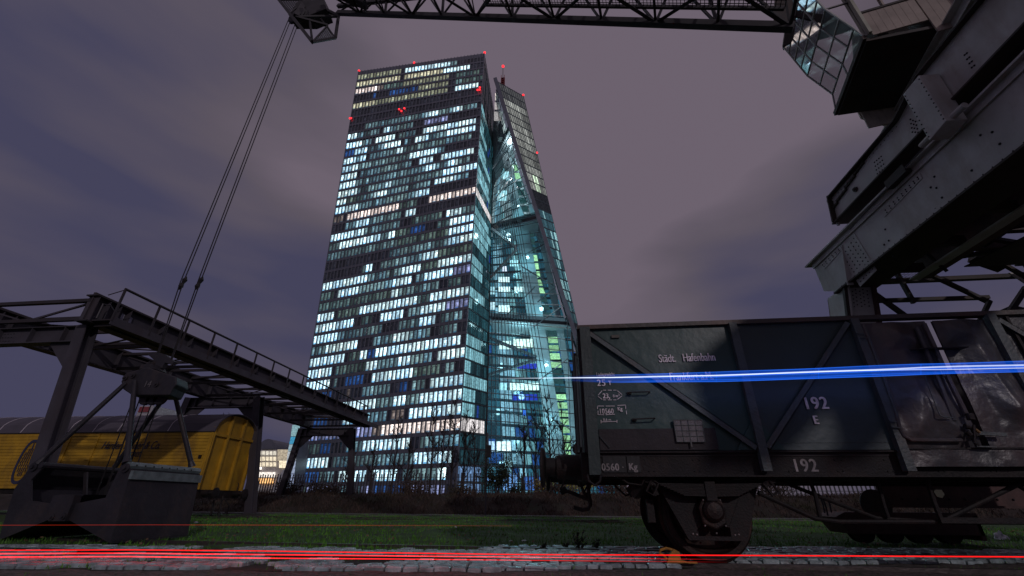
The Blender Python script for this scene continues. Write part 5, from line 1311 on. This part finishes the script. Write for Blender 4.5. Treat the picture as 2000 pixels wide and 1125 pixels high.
# panel sheets with slight dents
def dent_panel(name, x0, x1, z0, z1, y, m, f, nx=24, nz=24, label=None):
    b = MB(); n0 = nx + 1
    for j in range(nz + 1):
        for i in range(nx + 1):
            x = x0 + (x1 - x0) * i / nx; z = z0 + (z1 - z0) * j / nz; b.v.append((x, y - f(x, z), z))
    for j in range(nz):
        for i in range(nx):
            a = j * n0 + i; b.f.append((a, a + 1, a + n0 + 1, a + n0)); b.c.append(None)
    k = len(b.v); b.v += [(x0, y + .02, z0), (x1, y + .02, z0), (x1, y + .02, z1), (x0, y + .02, z1)]
    b.f.append((k + 3, k + 2, k + 1, k)); b.c.append(None)
    o = b.build(name, m, WG, smooth=True, label=label); return o
soft = lambda x, z: 0.006 * nse(x, z, 1.4, 3) + .003 * nse(x, z, 4, 9)
posts = [0.34, 2.19, 3.62, 5.13, 6.56, 8.36]
dent_panel('side_panel', .40, 2.15, 1.16, 2.66, WY + .02, M_green, soft, label='dark green panel lettered with the owner name')
dent_panel('side_panel', 2.23, 3.58, 1.16, 2.66, WY + .02, M_blue_green, soft, label='blue-green panel with the running number')
dent_panel('side_panel', 5.17, 6.52, 1.16, 2.66, WY + .02, M_door, soft)
dent_panel('side_panel', 6.60, 8.32, 1.16, 2.66, WY + .02, M_green, soft)
wb('lower_board', .42, 1.74, WY + .003, WY + .02, 1.165, 1.40, M_board, label='brownish lower board')
b = MB()
for k in range(60): b.dome((2.25 + k * .022, WY + .012, 1.235), (0, -1, 0), .004, 5)
b.build('weld_seam', M_post, WG, kind='stuff')
wb('top_rail', .24, 8.45, WY - .03, WY + .07, 2.66, 2.715, mat('rusty_top_rail', (.05, .04, .036), .5, 0, .5, 1.2, .4, tint=(.11, .05, .035), tpos=(.5, .65)))
wb('top_rail', .24, 8.45, 8.0, 8.1, 2.66, 2.715, M_post)
for k, x in enumerate(posts):
    if k in (0, 5):
        b = MB(); b.box(x - .065, x + .065, WY - .06, WY + .02, .90, 2.68); b.build('corner_post', M_post if k else mat('corner_green', (.035, .052, .05), .4, 0, .2, 3, .2), WG)
    else:
        b = MB(); b.box(x - .045, x + .045, WY - .055, WY - .045, .94, 2.67); b.box(x - .045, x - .035, WY - .045, WY + .03, .94, 2.67); b.box(x + .035, x + .045, WY - .045, WY + .03, .94, 2.67); b.build('post', M_post, WG)
def diag(a, c):
    b = MB(); b.bar(a, c, .012, .07, (0, 1, 0)) if False else None
    a = Vector(a); c = Vector(c); d = (c - a).normalized(); n = Vector((d.z, 0, -d.x)) * .032
    b = MB(); b.prism([tuple(a - n), tuple(c - n), tuple(c + n), tuple(a + n)], (0, .01, 0))
    b.prism([tuple(a - n), tuple(c - n), tuple(c - n * .75), tuple(a - n * .75)], (0, .06, 0)); b.build('diagonal_brace', M_post, WG)
yd = WY - .04
diag((.40, yd, 2.60), (2.13, yd, 1.18)); diag((3.54, yd, 2.62), (2.25, yd, 1.18)); diag((5.20, yd, 2.60), (6.50, yd, 1.18)); diag((8.30, yd, 2.60), (6.62, yd, 1.18))
for x, s in ((2.19, -1), (2.19, 1), (6.56, -1), (6.56, 1)):
    b = MB(); b.prism([(x + s * .04, WY - .005, 1.16), (x + s * .26, WY - .005, 1.16), (x + s * .04, WY - .005, 1.46)], (0, .01, 0)); b.build('gusset', M_green, WG)
# end walls, floor, far side
b = MB(); b.box(.24, .28, WY + .02, 8.05, 1.15, 2.66); b.build('end_wall', M_board, WG)
b = MB(); b.box(8.40, 8.44, WY + .02, 8.05, 1.15, 2.66); b.build('end_wall', M_board, WG)
for y in (6.2, 7.2): wb('end_post', .19, .24, y - .05, y + .05, .9, 2.6, M_board)
wb('far_side', .28, 8.4, 8.02, 8.05, 1.15, 2.66, M_board); wb('floor', .28, 8.4, WY + .05, 8.02, 1.10, 1.15, M_board)
b = MB(); b.tube([(.17, WY + .05, 1.15), (.17, WY + .05, 2.64)], .012, 6); b.tube([(.20, WY - .02, 1.2), (.20, WY - .02, 2.3)], .010, 6); b.build('handhold', M_post, WG)
b = MB(); q = w(1172, 900); b.tube([(.42, WY - .01, 1.32), (.50, WY - .01, 1.22), (.53, WY - .02, 1.19)], .006, 5); b.build('wire', M_post, WG)
# small fittings on the first panel
lb = [w(x, y, WY - .022) for x, y in ((1315, 820), (1371, 820), (1377, 863), (1322, 863))]
b = MB(); b.prism([tuple(p) for p in lb], (0, .02, 0)); b.build('label_holder', mat('label_holder_grey', (.17, .155, .16), .6, 0, .3, 20, .3), WG)
b = MB()
for k in range(5):
    u = k / 4; b.bar(tuple(lb[0] * (1 - u) + lb[1] * u + [0, -.004, 0]), tuple(lb[3] * (1 - u) + lb[2] * u + [0, -.004, 0]), .006, .006, (0, 1, 0))
for k in range(5):
    u = k / 4; b.bar(tuple(lb[0] * (1 - u) + lb[3] * u + [0, -.004, 0]), tuple(lb[1] * (1 - u) + lb[2] * u + [0, -.004, 0]), .006, .006, (0, 1, 0))
b.build('label_grille', M_post, WG)
q = w(1350, 866, WY - .03); b = MB(); b.bar(tuple(q + [0, 0, .02]), tuple(q + [0, 0, -.04]), .015, .012, (0, 1, 0)); b.build('label_clip', M_post, WG)
for (x0, y0, x1, y1) in ((1228, 768, 1268, 767), (1238, 820, 1278, 818)):
    b = MB(); a = w(x0, y0); c = w(x1, y1); b.tube([a + [0, .01, 0], a + [0, -.05, 0], c + [0, -.05, 0], c + [0, .01, 0]], .008, 6); b.box(a[0] - .02, a[0] + .03, WY - .01, WY + .01, a[2] - .015, a[2] + .015); b.build('hand_grip', M_under, WG)
q = w(1202, 657); wb('rating_plate', q[0] - .05, q[0] + .05, WY - .004, WY + .01, q[2] - .02, q[2] + .02, mat('tin_plate', (.10, .09, .075), .6))
# lettering
LY = WY + .004
def lt(txt, px, py, size, sx=.74, bold=.006, m=None, y=LY, **k):
    q = aty(px, py, y); return lettering(txt, tuple(q), size, WG, m or M_white, sx=sx, bold=bold, **k)
lt('St\u00e4dt.', 1287, 707.5, .142, .64, .0028); lt('Hafenbahn', 1334, 705.8, .142, .64, .0028)
lt('Frankfurt a.M.', 1308, 743, .142, .64, .0028)
lt('Ladegewicht', 1165, 735, .070, .64, .0)
lt('25', 1166, 754, .115, .85, .003, spacing=1.15); lt('T', 1188, 752, .075, .85, .003)
lt('23,', 1177, 778, .085, .85, .003); lt('8 m', 1197, 776, .048, .85, .001); lt('\u00b2', 1208, 776, .06, .85, .001)
lt('10560', 1170, 808, .085, .76, .0015, spacing=1.1); lt('Kg', 1206, 802, .062, .85, .002)
lt('8,6 m', 1178, 822, .042, 1.0, .0)
def line_px(pts, y=LY - .001, wd=.007, name='stencil_frame'):
    b = MB()
    for (x0, y0, x1, y1) in pts:
        a = Vector(aty(x0, y0, y)); c = Vector(aty(x1, y1, y)); d = (c - a).normalized(); n = Vector((d.z, 0, -d.x)) * wd * .5
        b.prism([tuple(a - n), tuple(c - n), tuple(c + n), tuple(a + n)], (0, .001, 0))
    b.build(name, M_white, WG)
line_px([(1168, 772, 1176, 763), (1178, 762, 1184, 762), (1187, 762, 1195, 762), (1198, 762, 1204, 762), (1206, 763, 1215, 771), (1168, 774, 1176, 780), (1178, 781, 1184, 781), (1187, 781, 1195, 781), (1198, 781, 1204, 781), (1206, 780, 1215, 773)])
line_px([(1167, 793, 1180, 793), (1183, 793, 1201, 793), (1206, 792, 1222, 791), (1167, 794, 1167, 799), (1168, 802, 1168, 810), (1169, 810, 1180, 810), (1183, 810, 1201, 809), (1222, 792, 1222, 799), (1223, 802, 1224, 809)])
line_px([(1174, 824, 1205, 823), (1174, 820, 1174, 827), (1205, 820, 1205, 826)])
lt('192', 1570, 799, .195, .86, .006, spacing=1.12); lt('E', 1590, 828, .13, .8, .006)
# door
dn = M_door
def pyr(x, z, cx, cz, rx, rz, h):
    return h * max(0, 1 - max(abs(x - cx) / rx, abs(z - cz) / rz))
def fold(x, z, pts, wid, h):
    best = 9
    for (x0, z0, x1, z1) in pts:
        dx, dz = x1 - x0, z1 - z0; t = max(0, min(1, ((x - x0) * dx + (z - z0) * dz) / (dx * dx + dz * dz))); best = min(best, math.hypot(x - x0 - t * dx, z - z0 - t * dz))
    return h * max(0, 1 - best / wid)
lx0, lx1, rx0, rx1, dz0, dz1 = 3.70, 4.42, 4.50, 5.08, 1.17, 2.62
def lf_(x, z):
    u = (x - lx0) / (lx1 - lx0); v = (z - dz0) / (dz1 - dz0)
    h = fold(x, z, [(4.02, 2.45, 4.02, 1.75), (4.02, 1.75, 4.25, 1.35), (4.02, 1.75, 3.85, 1.35)], .24, .05) + pyr(x, z, 4.1, 2.42, .26, .16, .05) + pyr(x, z, 4.05, 1.55, .3, .3, .035)
    return h + .012 * nse(x, z, 3.5, 2) + .005 * nse(x, z, 10, 4)
def rf_(x, z):
    h = fold(x, z, [(4.80, 2.55, 4.86, 2.1), (4.86, 2.1, 4.92, 1.6)], .2, .055) + pyr(x, z, 4.9, 1.55, .2, .22, .04) + pyr(x, z, 4.75, 2.45, .26, .16, .04)
    return h + .016 * nse(x, z, 3.2, 7) + .008 * nse(x, z, 8, 1)
dent_panel('door_leaf', lx0, lx1, dz0, dz1, WY + .0, dn, lf_, 40, 60, label='left door leaf with pressed ridges and dents')
dent_panel('door_leaf', rx0, rx1, dz0, dz1, WY + .0, dn, rf_, 36, 60, label='right door leaf, buckled and dented')
def tube_px(name, pts, r, y, m=dn, n=8):
    b = MB(); b.tube([aty(px, py, y if not isinstance(y, (list, tuple)) else y[k]) for k, (px, py) in enumerate(pts)], r, n); return b.build(name, m, WG, smooth=False)
tube_px('door_frame', [(1685, 634), (1700, 672), (1722, 720), (1745, 790), (1757, 838), (1765, 852), (1778, 859), (1830, 860), (1878, 860)], .022, WY - .05)
tube_px('hinge_rod', [(1690, 640), (1716, 715), (1752, 812)], .013, WY - .06, M_post)
for (x, y) in ((1682, 652), (1688, 660), (1744, 824), (1750, 836)): tube_px('hinge_pin', [(x - 7, y - 1), (x + 8, y)], .007, WY - .075, M_post)
tube_px('centre_rib', [(1790, 640), (1815, 700), (1840, 760), (1863, 822)], .024, WY - .05)
tube_px('centre_rib', [(1804, 632), (1826, 680), (1850, 735), (1888, 812)], .026, WY - .05)
tube_px('lock_rod', [(1832, 700), (1838, 712), (1845, 735)], .010, WY - .08, M_post)
tube_px('door_handle', [(1828, 732), (1806, 732), (1812, 752), (1832, 802), (1836, 811), (1842, 814), (1862, 816)], .0065, WY - .10, M_post)
a = aty(1776, 685, WY - .06); c = aty(1886, 680, WY - .06)
b = MB(); b.prism([(a[0], WY - .0, a[2] + .015), (c[0], WY - .0, a[2] + .015), (c[0] - .02, WY - .13, a[2]), (a[0] + .1, WY - .13, a[2])], (0, 0, .012)); b.build('ledge', M_under, WG)
for (pts, y, r, m) in (([(1893, 808), (1897, 820)], WY - .1, .035, M_under), ([(1884, 832), (1900, 836), (1908, 852)], WY - .09, .028, M_under), ([(1888, 843), (1896, 850)], WY - .11, .025, M_under), ([(1905, 838), (1914, 845)], WY - .12, .012, mat('brass_tag', (.25, .15, .06), .5)), ([(1900, 856), (1910, 872)], WY - .08, .02, M_under), ([(1902, 830), (1904, 866)], WY - .12, .012, M_under)):
    tube_px('latch', pts, r, y, m)
for (x0, y0, x1, y1, h) in ((1908, 846, 1964, 849, .035), (1906, 872, 1944, 873, .012)):
    a = aty(x0, y0, WY - .08); c = aty(x1, y1, WY - .08); b = MB(); b.bar(tuple(a), tuple(c), .03, h); b.build('latch_bar', M_post, WG)
dent_panel('sill_plate', 3.66, 6.5, .985, 1.155, WY - .03, M_door, lambda x, z: .02 * nse(x, z, 3, 4) + .01 * nse(x, z, 7, 5), 90, 8, label='dented plate under the door')
wb('door_stop', 3.66, 6.5, WY - .045, WY - .02, 1.155, 1.17, M_under)
wb('door_post', 5.30, 5.33, WY - .02, WY + .03, 1.16, 2.64, M_under); wb('door_post', 3.655, 3.68, WY - .02, WY + .03, 1.16, 2.64, M_under)
# underframe
fy = WY + .06
wb('sole_bar', .26, 8.44, fy, fy + .012, .90, 1.14, M_under, label='long rusty sole bar'); wb('sole_bar_flange', .26, 8.44, fy - .06, fy, .885, .90, M_under); wb('sole_bar_flange', .26, 8.44, fy - .06, fy, 1.135, 1.15, M_under)
wb('sole_bar', .26, 8.44, 8.0, 8.05, .885, 1.14, M_under)
for y in (6.1, 6.75, 7.4): wb('long_beam', .3, 8.4, y - .04, y + .04, .90, 1.10, M_under)
for x in (.3, 2.2, 3.6, 5.1, 6.6, 8.3): wb('cross_beam', x - .04, x + .04, fy + .02, 8.0, .90, 1.10, M_under)
wb('number_plate', .44, .70, fy - .012, fy - .002, .93, 1.10, mat('plate_black', (.012, .012, .014), .5))
wb('number_plate', .715, .86, fy - .012, fy - .002, .93, 1.10, MATS['plate_black'])
LU = fy - .015
m2 = mat('grey_stencil_paint', (.30, .27, .27), .7, 0, .35, 14, .1)
lt('0560', 1175, 919, .108, .84, .003, m2, LU, spacing=1.12); lt('Kg', 1228, 918, .105, .84, .004, m2, LU); lt('\u00b7', 1215, 919, .1, .8, .003, m2, LU)
lt('192', 1549, 921, .185, .86, .005, m2, fy - .003, spacing=1.15)
b = MB()
for x in np.arange(.95, 8.3, .5):
    for dx in (0, .055):
        b.dome((x + dx, fy - .001, .945), (0, -1, 0), .010, 6)
        if int(x * 10) % 3: b.dome((x + dx * 1.3, fy - .001, 1.06), (0, -1, 0), .010, 6)
b.build('rivet', M_rivet, WG, kind='stuff')
# wheels, springs, axle guards
for xc in (1.60, 7.05):
    for yw in (5.82, 7.28):
        sgn = 1 if yw < 6 else -1; b = MB()
        prof = [(0, .06), (.03, .10), (.055, .14), (.075, .36), (.035, .40), (0, .42), (0, .475), (.01, .485), (.105, .495), (.115, .52), (.125, .528), (.135, .52), (.138, .42), (.10, .38), (.10, .06)]
        b.lathe((xc, yw - .07 * sgn, .53), (0, sgn, 0), prof, 56); b.build('wheel', M_wheel, WG)
    b = MB(); b.tube([(xc, 5.60, .53), (xc, 7.5, .53)], .07, 12); b.build('axle', M_under, WG)
    gyv = 5.60
    b = MB(); b.prism([(xc - .58, gyv, .90), (xc - .46, gyv, .90), (xc - .17, gyv, .40), (xc - .17, gyv, .30), (xc + .17, gyv, .30), (xc + .17, gyv, .40), (xc + .46, gyv, .90), (xc + .60, gyv, .90), (xc + .33, gyv, .26), (xc - .28, gyv, .26)], (0, .014, 0)); b.build('axle_guard', M_under, WG)
    b = MB(); b.prism([(xc - .50, gyv + .005, .86), (xc - .13, gyv + .005, .86), (xc - .13, gyv + .005, .40), (xc - .27, gyv + .005, .32)], (0, .012, 0)); b.prism([(xc + .50, gyv + .005, .86), (xc + .13, gyv + .005, .86), (xc + .13, gyv + .005, .40), (xc + .30, gyv + .005, .32)], (0, .012, 0)); b.build('axle_guard', M_under, WG)
    b = MB(); c = (xc - .01, 5.58, .53)
    b.prism([(xc - .13, 5.50, .42), (xc - .15, 5.50, .58), (xc - .10, 5.50, .67), (xc + .10, 5.50, .67), (xc + .14, 5.50, .58), (xc + .12, 5.50, .42), (xc, 5.50, .36)], (0, .14, 0)); b.build('axle_box', M_wheel, WG, bevel=.02)
    b = MB(); b.lathe((xc, 5.50, .55), (0, -1, 0), [(0, .115), (.03, .11), (.06, .08), (.07, .02)], 18); b.build('axle_box_cover', M_wheel, WG)
    for k in range(9):
        hl = .57 - k * .034; z = .805 - k * .0145
        b = MB(); b.prism([(xc - hl, 5.46, z + .008), (xc, 5.46, z), (xc + hl, 5.46, z + .008), (xc + hl, 5.46, z + .020), (xc, 5.46, z + .012), (xc - hl, 5.46, z + .020)], (0, .085, 0)); b.build('spring_leaf', M_under, WG)
    wb('spring_buckle', xc - .06, xc + .055, 5.445, 5.56, .645, .845, M_under, bevel=.006)
    for s in (-1, 1):
        b = MB(); ex = xc + s * .60
        for k in range(2):
            b.tube([(ex + s * k * -.05 + s * .02, 5.47, .80 - k * .02), (ex + s * .10 - s * k * .05, 5.47, .88 - k * .02)], .025, 8)
        b.tube([(ex + s * .03, 5.44, .86), (ex + s * .10, 5.44, .74), (ex + s * .03, 5.44, .70), (ex - s * .04, 5.44, .82), (ex + s * .03, 5.44, .86)], .014, 6)
        b.box(ex + s * .05 - .05, ex + s * .05 + .05, 5.45, 5.5, .83, .89); b.build('spring_shackle', M_under, WG)
    b = MB()
    for (dx, z) in ((-.115, .405), (.10, .405), (-.19, .315), (-.23, .32), (.21, .315), (.25, .32), (-.09, .655), (.09, .655), (.02, .33)): b.dome((xc + dx, 5.495 if z > .34 and z < .7 and abs(dx) < .13 else 5.598, z), (0, -1, 0), .011, 7)
    b.build('bolt', mat('bolt_bright', (.3, .26, .26), .4, .5), WG, kind='stuff')
    wb('brake_block', xc - .66 if xc < 3 else xc + .58, xc - .58 if xc < 3 else xc + .66, 5.78, 5.88, .42, .66, M_under)
b = MB(); b.bar((.92, 5.6, .86), (.78, 5.7, .72), .12, .14); b.build('brake_cylinder', M_under, WG)
for pts, r, y in (([(1253, 958), (1228, 940), (1203, 930)], .012, 5.6), ([(1480, 962), (1592, 1013), (1640, 1019), (2060, 1020)], .024, 5.65), ([(1850, 1013), (1992, 944)], .024, 5.62), ([(1500, 940), (1530, 942), (1640, 985), (1712, 1012), (1830, 1020)], .022, 5.75),
                  ([(1580, 935), (1592, 965), (1602, 1012)], .022, 5.65), ([(1712, 930), (1726, 985), (1735, 1012)], .02, 5.7), ([(1810, 935), (1826, 985), (1836, 1010)], .024, 5.62), ([(1990, 950), (2040, 980)], .02, 5.62)):
    tube_px('truss_rod', pts, r, y, M_under)
b = MB(); b.bar(tuple(aty(1835, 1016, 5.6)), tuple(aty(2060, 1018, 5.6)), .04, .055); b.build('truss_rod', M_under, WG)
q = aty(1833, 963, 5.6); b = MB(); b.lathe((q[0], 5.6, q[2]), (0, -1, 0), [(0, .05), (.01, .05)], 6); b.build('tie_tag', mat('tag_olive', (.05, .05, .03), .6), WG)
b = MB(); b.tube([(.62, 5.42, .88), (.7, 5.42, .82), (.85, 5.42, .80), (.9, 5.42, .88)], .01, 5); b.bar((.95, 5.5, .89), (1.02, 5.5, .70), .02, .05); b.build('brake_hanger', M_under, WG)
# buffer, hooks and hose at the end
for yb in (5.87, 7.62):
    b = MB(); b.lathe((.24, yb, 1.02), (-1, 0, 0), [(0, .175), (.04, .175), (.05, .15), (.34, .14), (.35, .11), (.47, .11), (.48, .14)], 28); b.build('buffer_housing', M_under, WG)
    b = MB(); b.lathe((-.25, yb, 1.02), (-1, 0, 0), [(0, .20), (.02, .235), (.045, .235), (.06, .18)], 32); b.build('buffer_plate', M_under, WG)
b = MB(); b.box(.20, .30, WY + .1, 8.0, .86, 1.15); b.build('buffer_beam', M_under, WG)
b = MB(); b.lathe((.16, WY + .15, 1.20), (0, 1, 0), [(0, .06), (.08, .06)], 12); b.build('step_roller', M_under, WG)
for pts, r in (([(1148, 938), (1150, 965), (1152, 975)], .022), ([(1098, 958), (1110, 960), (1140, 972), (1152, 976)], .024), ([(1100, 962), (1094, 955), (1100, 945), (1106, 930)], .012), ([(1096, 956), (1103, 952), (1108, 960), (1098, 964), (1095, 958)], .02),
               ([(1152, 974), (1153, 986), (1149, 994), (1138, 996), (1120, 991)], .026), ([(1140, 962), (1148, 948), (1154, 948), (1152, 958), (1143, 966)], .010), ([(1132, 940), (1138, 956), (1146, 972)], .020), ([(1147, 927), (1150, 940), (1162, 948), (1172, 940), (1174, 925)], .014)):
    tube_px('coupling_hook', pts, r, 6.3 if pts[0][0] != 1147 else 5.3, M_under)
b = MB(); b.tube([aty(1228, 950, 6.2), aty(1238, 968, 6.2)], .05, 10); b.build('air_valve', M_under, WG)
tube_px('brake_pull_rod', [(1200, 948), (1222, 968), (1240, 962)], .012, 6.2, M_under)

# ============================================================ SMALL THINGS
# yellow brake shoe against the wheel
q = aty(1318, 1092, 5.75); t = thing('brake_shoe', (q[0], q[1], .03), 'worn yellow brake shoe wedged under the near wheel', 'brake shoe')
def bs(px, py): return aty(px, py, 5.72)
b = MB(); b.prism([tuple(bs(x, y)) for x, y in ((1304, 1097), (1345, 1100), (1342, 1097), (1330, 1093), (1327, 1078), (1316, 1072), (1308, 1084))], (0, .06, 0)); b.build('wedge', M_shoe, t)
b = MB(); b.tube([bs(x, y) + [0, .03, 0] for x, y in ((1316, 1075), (1302, 1071), (1291, 1075), (1289, 1081), (1297, 1085), (1304, 1094))], .014, 8); b.build('grip_loop', M_shoe, t)
b = MB(); a = bs(1304, 1098); b.box(a[0], a[0] + .32, 5.73, 5.79, .03, .045); b.build('sole', M_shoe, t)
# plastic bag and litter
def crumple(name, px, py, s, lab, m=M_bag, sd=1, cat='litter', hh=.8):
    q = atz(px, py, .0); r = random.Random(sd); import bmesh
    bm = bmesh.new(); bmesh.ops.create_icosphere(bm, subdivisions=3, radius=s)
    for v in bm.verts:
        n = noise.noise(v.co * (4 / s * .25) + Vector((sd, 0, 0))) + .5 * noise.noise(v.co * (10 / s * .25)); v.co *= 1 + .55 * n; v.co.z = max(v.co.z * hh, -s * .25)
        if v.co.x < -s * .1 and v.co.z > s * .3: v.co.z *= 1.6
    me = bpy.data.meshes.new(name); bm.to_mesh(me); bm.free(); me.materials.append(m)
    o = bpy.data.objects.new(name, me); col.objects.link(o); o.location = (q[0], q[1], lawn_h(q[0], q[1]) + s * .2); tag(o, lab, cat)
crumple('plastic_bag', 1959, 1052, .11, 'crumpled white plastic bag lying on the grass at the right', cat='plastic bag', hh=.8)
crumple('paper_scrap', 383, 1022, .05, 'white paper scrap on the grass just right of the grab', sd=3, hh=.4)
crumple('paper_scrap', 1024, 1055, .045, 'flat white scrap on the lawn in front of the wagon buffer', sd=4, hh=.3)
crumple('paper_scrap', 998, 1056, .03, 'smaller white scrap beside the flat one on the lawn', sd=5, hh=.3)
crumple('paper_scrap', 890, 1030, .03, 'tiny pale scrap in the middle of the lawn', sd=6, hh=.4)
# weeds in the cobbles
def weed(px, py, h, n, sd, lab):
    q = atz(px, py, .0); t = thing('weed', (q[0], q[1], 0), lab, 'plant'); r = random.Random(sd); b = MB(); lf = MB()
    for k in range(n):
        a = r.random() * 6.28; l = r.uniform(.3, 1) * h; e = Vector((q[0] + math.cos(a) * h * .4, q[1] + math.sin(a) * h * .3, l)); b.tube([(q[0] + r.uniform(-.05, .05), q[1], 0), tuple((Vector((q[0], q[1], 0)) + e) / 2 + Vector((0, 0, l * .15))), tuple(e)], [.004, .003, .002], 3, False)
        for _ in range(7):
            c = e * r.uniform(.4, 1.0) + Vector((q[0], q[1], 0)) * 0; u_ = r.random(); c = Vector((q[0], q[1], 0)).lerp(e, .35 + .65 * u_) + Vector((r.uniform(-.02, .02),) * 3)
            u = Vector((r.uniform(-1, 1), r.uniform(-1, 1), r.uniform(-.3, 1))).normalized() * .022; v = u.orthogonal().normalized() * .012; lf.quad(c - u, c + v, c + u, c - v)
    b.build('stem', M_leaf, t); lf.build('leaf', M_leaf, t, kind='stuff')
weed(1132, 1074, .26, 16, 1, 'dark leafy weed growing from the cobbles left of the wheel'); weed(1165, 1073, .13, 12, 2, 'lower weed right of the taller one in the cobbles'); weed(1062, 1074, .09, 12, 3, 'small weed tuft at the left end of the cobble edge'); weed(1105, 1072, .10, 8, 4, 'sparse weed between two cobbles, left of the tall weed')

# ============================================================ LIGHT TRAILS (as the photo shows them, thin glowing streaks in the air over the road)
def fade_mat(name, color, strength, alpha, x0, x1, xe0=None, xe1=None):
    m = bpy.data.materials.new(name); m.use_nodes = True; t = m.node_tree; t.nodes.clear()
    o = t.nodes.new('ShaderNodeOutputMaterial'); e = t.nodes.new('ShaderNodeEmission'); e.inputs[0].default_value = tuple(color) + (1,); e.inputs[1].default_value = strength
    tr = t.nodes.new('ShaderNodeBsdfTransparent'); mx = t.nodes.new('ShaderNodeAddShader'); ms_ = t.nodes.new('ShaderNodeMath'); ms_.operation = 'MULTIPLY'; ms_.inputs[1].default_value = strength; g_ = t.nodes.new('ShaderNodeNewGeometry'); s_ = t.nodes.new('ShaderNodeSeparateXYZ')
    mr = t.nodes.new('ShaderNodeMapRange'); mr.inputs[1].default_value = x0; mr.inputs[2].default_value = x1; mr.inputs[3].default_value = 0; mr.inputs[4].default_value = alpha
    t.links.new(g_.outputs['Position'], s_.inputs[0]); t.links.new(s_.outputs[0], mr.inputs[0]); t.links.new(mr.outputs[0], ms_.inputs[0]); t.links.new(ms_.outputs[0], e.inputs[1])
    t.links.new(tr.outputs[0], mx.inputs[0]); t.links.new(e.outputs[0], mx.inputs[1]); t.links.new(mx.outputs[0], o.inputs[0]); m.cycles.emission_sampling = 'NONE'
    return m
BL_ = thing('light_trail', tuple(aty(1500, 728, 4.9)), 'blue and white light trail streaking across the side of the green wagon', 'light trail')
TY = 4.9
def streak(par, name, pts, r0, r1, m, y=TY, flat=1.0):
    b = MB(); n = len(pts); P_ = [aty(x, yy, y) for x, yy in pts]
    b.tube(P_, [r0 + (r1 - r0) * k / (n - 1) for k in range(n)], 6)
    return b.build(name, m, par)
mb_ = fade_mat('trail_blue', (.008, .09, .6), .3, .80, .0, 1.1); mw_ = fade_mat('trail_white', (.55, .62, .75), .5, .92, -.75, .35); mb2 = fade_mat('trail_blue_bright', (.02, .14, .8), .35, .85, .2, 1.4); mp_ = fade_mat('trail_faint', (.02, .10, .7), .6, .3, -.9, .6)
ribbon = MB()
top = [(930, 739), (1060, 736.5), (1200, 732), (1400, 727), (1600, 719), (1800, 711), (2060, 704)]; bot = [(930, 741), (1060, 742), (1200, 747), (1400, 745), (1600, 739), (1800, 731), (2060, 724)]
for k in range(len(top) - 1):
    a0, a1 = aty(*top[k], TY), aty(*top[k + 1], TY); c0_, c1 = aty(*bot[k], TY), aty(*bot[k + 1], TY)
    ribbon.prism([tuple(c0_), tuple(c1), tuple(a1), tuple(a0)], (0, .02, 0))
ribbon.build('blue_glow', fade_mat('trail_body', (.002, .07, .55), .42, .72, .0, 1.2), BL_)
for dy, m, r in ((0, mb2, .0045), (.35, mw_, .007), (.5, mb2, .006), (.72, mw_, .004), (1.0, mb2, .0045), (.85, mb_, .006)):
    pts = []
    for (xt, yt), (xb, yb) in zip(top, bot):
        f = dy
        if m is mw_ and dy == .72: f = .35 + (.37) * max(0, min(1, (xt - 1600) / 400))
        pts.append((xt, yt + (yb - yt) * f))
    pts = [(x_ + 0, y_) for x_, y_ in pts]; fine = []
    for q_ in range(61):
        X_ = 930 + q_ * 1130 / 60; fine.append((X_, float(np.interp(X_, [p_[0] for p_ in pts], [p_[1] for p_ in pts])) + .5 * math.sin(X_ * .021 + dy * 9) * (X_ > 1200)))
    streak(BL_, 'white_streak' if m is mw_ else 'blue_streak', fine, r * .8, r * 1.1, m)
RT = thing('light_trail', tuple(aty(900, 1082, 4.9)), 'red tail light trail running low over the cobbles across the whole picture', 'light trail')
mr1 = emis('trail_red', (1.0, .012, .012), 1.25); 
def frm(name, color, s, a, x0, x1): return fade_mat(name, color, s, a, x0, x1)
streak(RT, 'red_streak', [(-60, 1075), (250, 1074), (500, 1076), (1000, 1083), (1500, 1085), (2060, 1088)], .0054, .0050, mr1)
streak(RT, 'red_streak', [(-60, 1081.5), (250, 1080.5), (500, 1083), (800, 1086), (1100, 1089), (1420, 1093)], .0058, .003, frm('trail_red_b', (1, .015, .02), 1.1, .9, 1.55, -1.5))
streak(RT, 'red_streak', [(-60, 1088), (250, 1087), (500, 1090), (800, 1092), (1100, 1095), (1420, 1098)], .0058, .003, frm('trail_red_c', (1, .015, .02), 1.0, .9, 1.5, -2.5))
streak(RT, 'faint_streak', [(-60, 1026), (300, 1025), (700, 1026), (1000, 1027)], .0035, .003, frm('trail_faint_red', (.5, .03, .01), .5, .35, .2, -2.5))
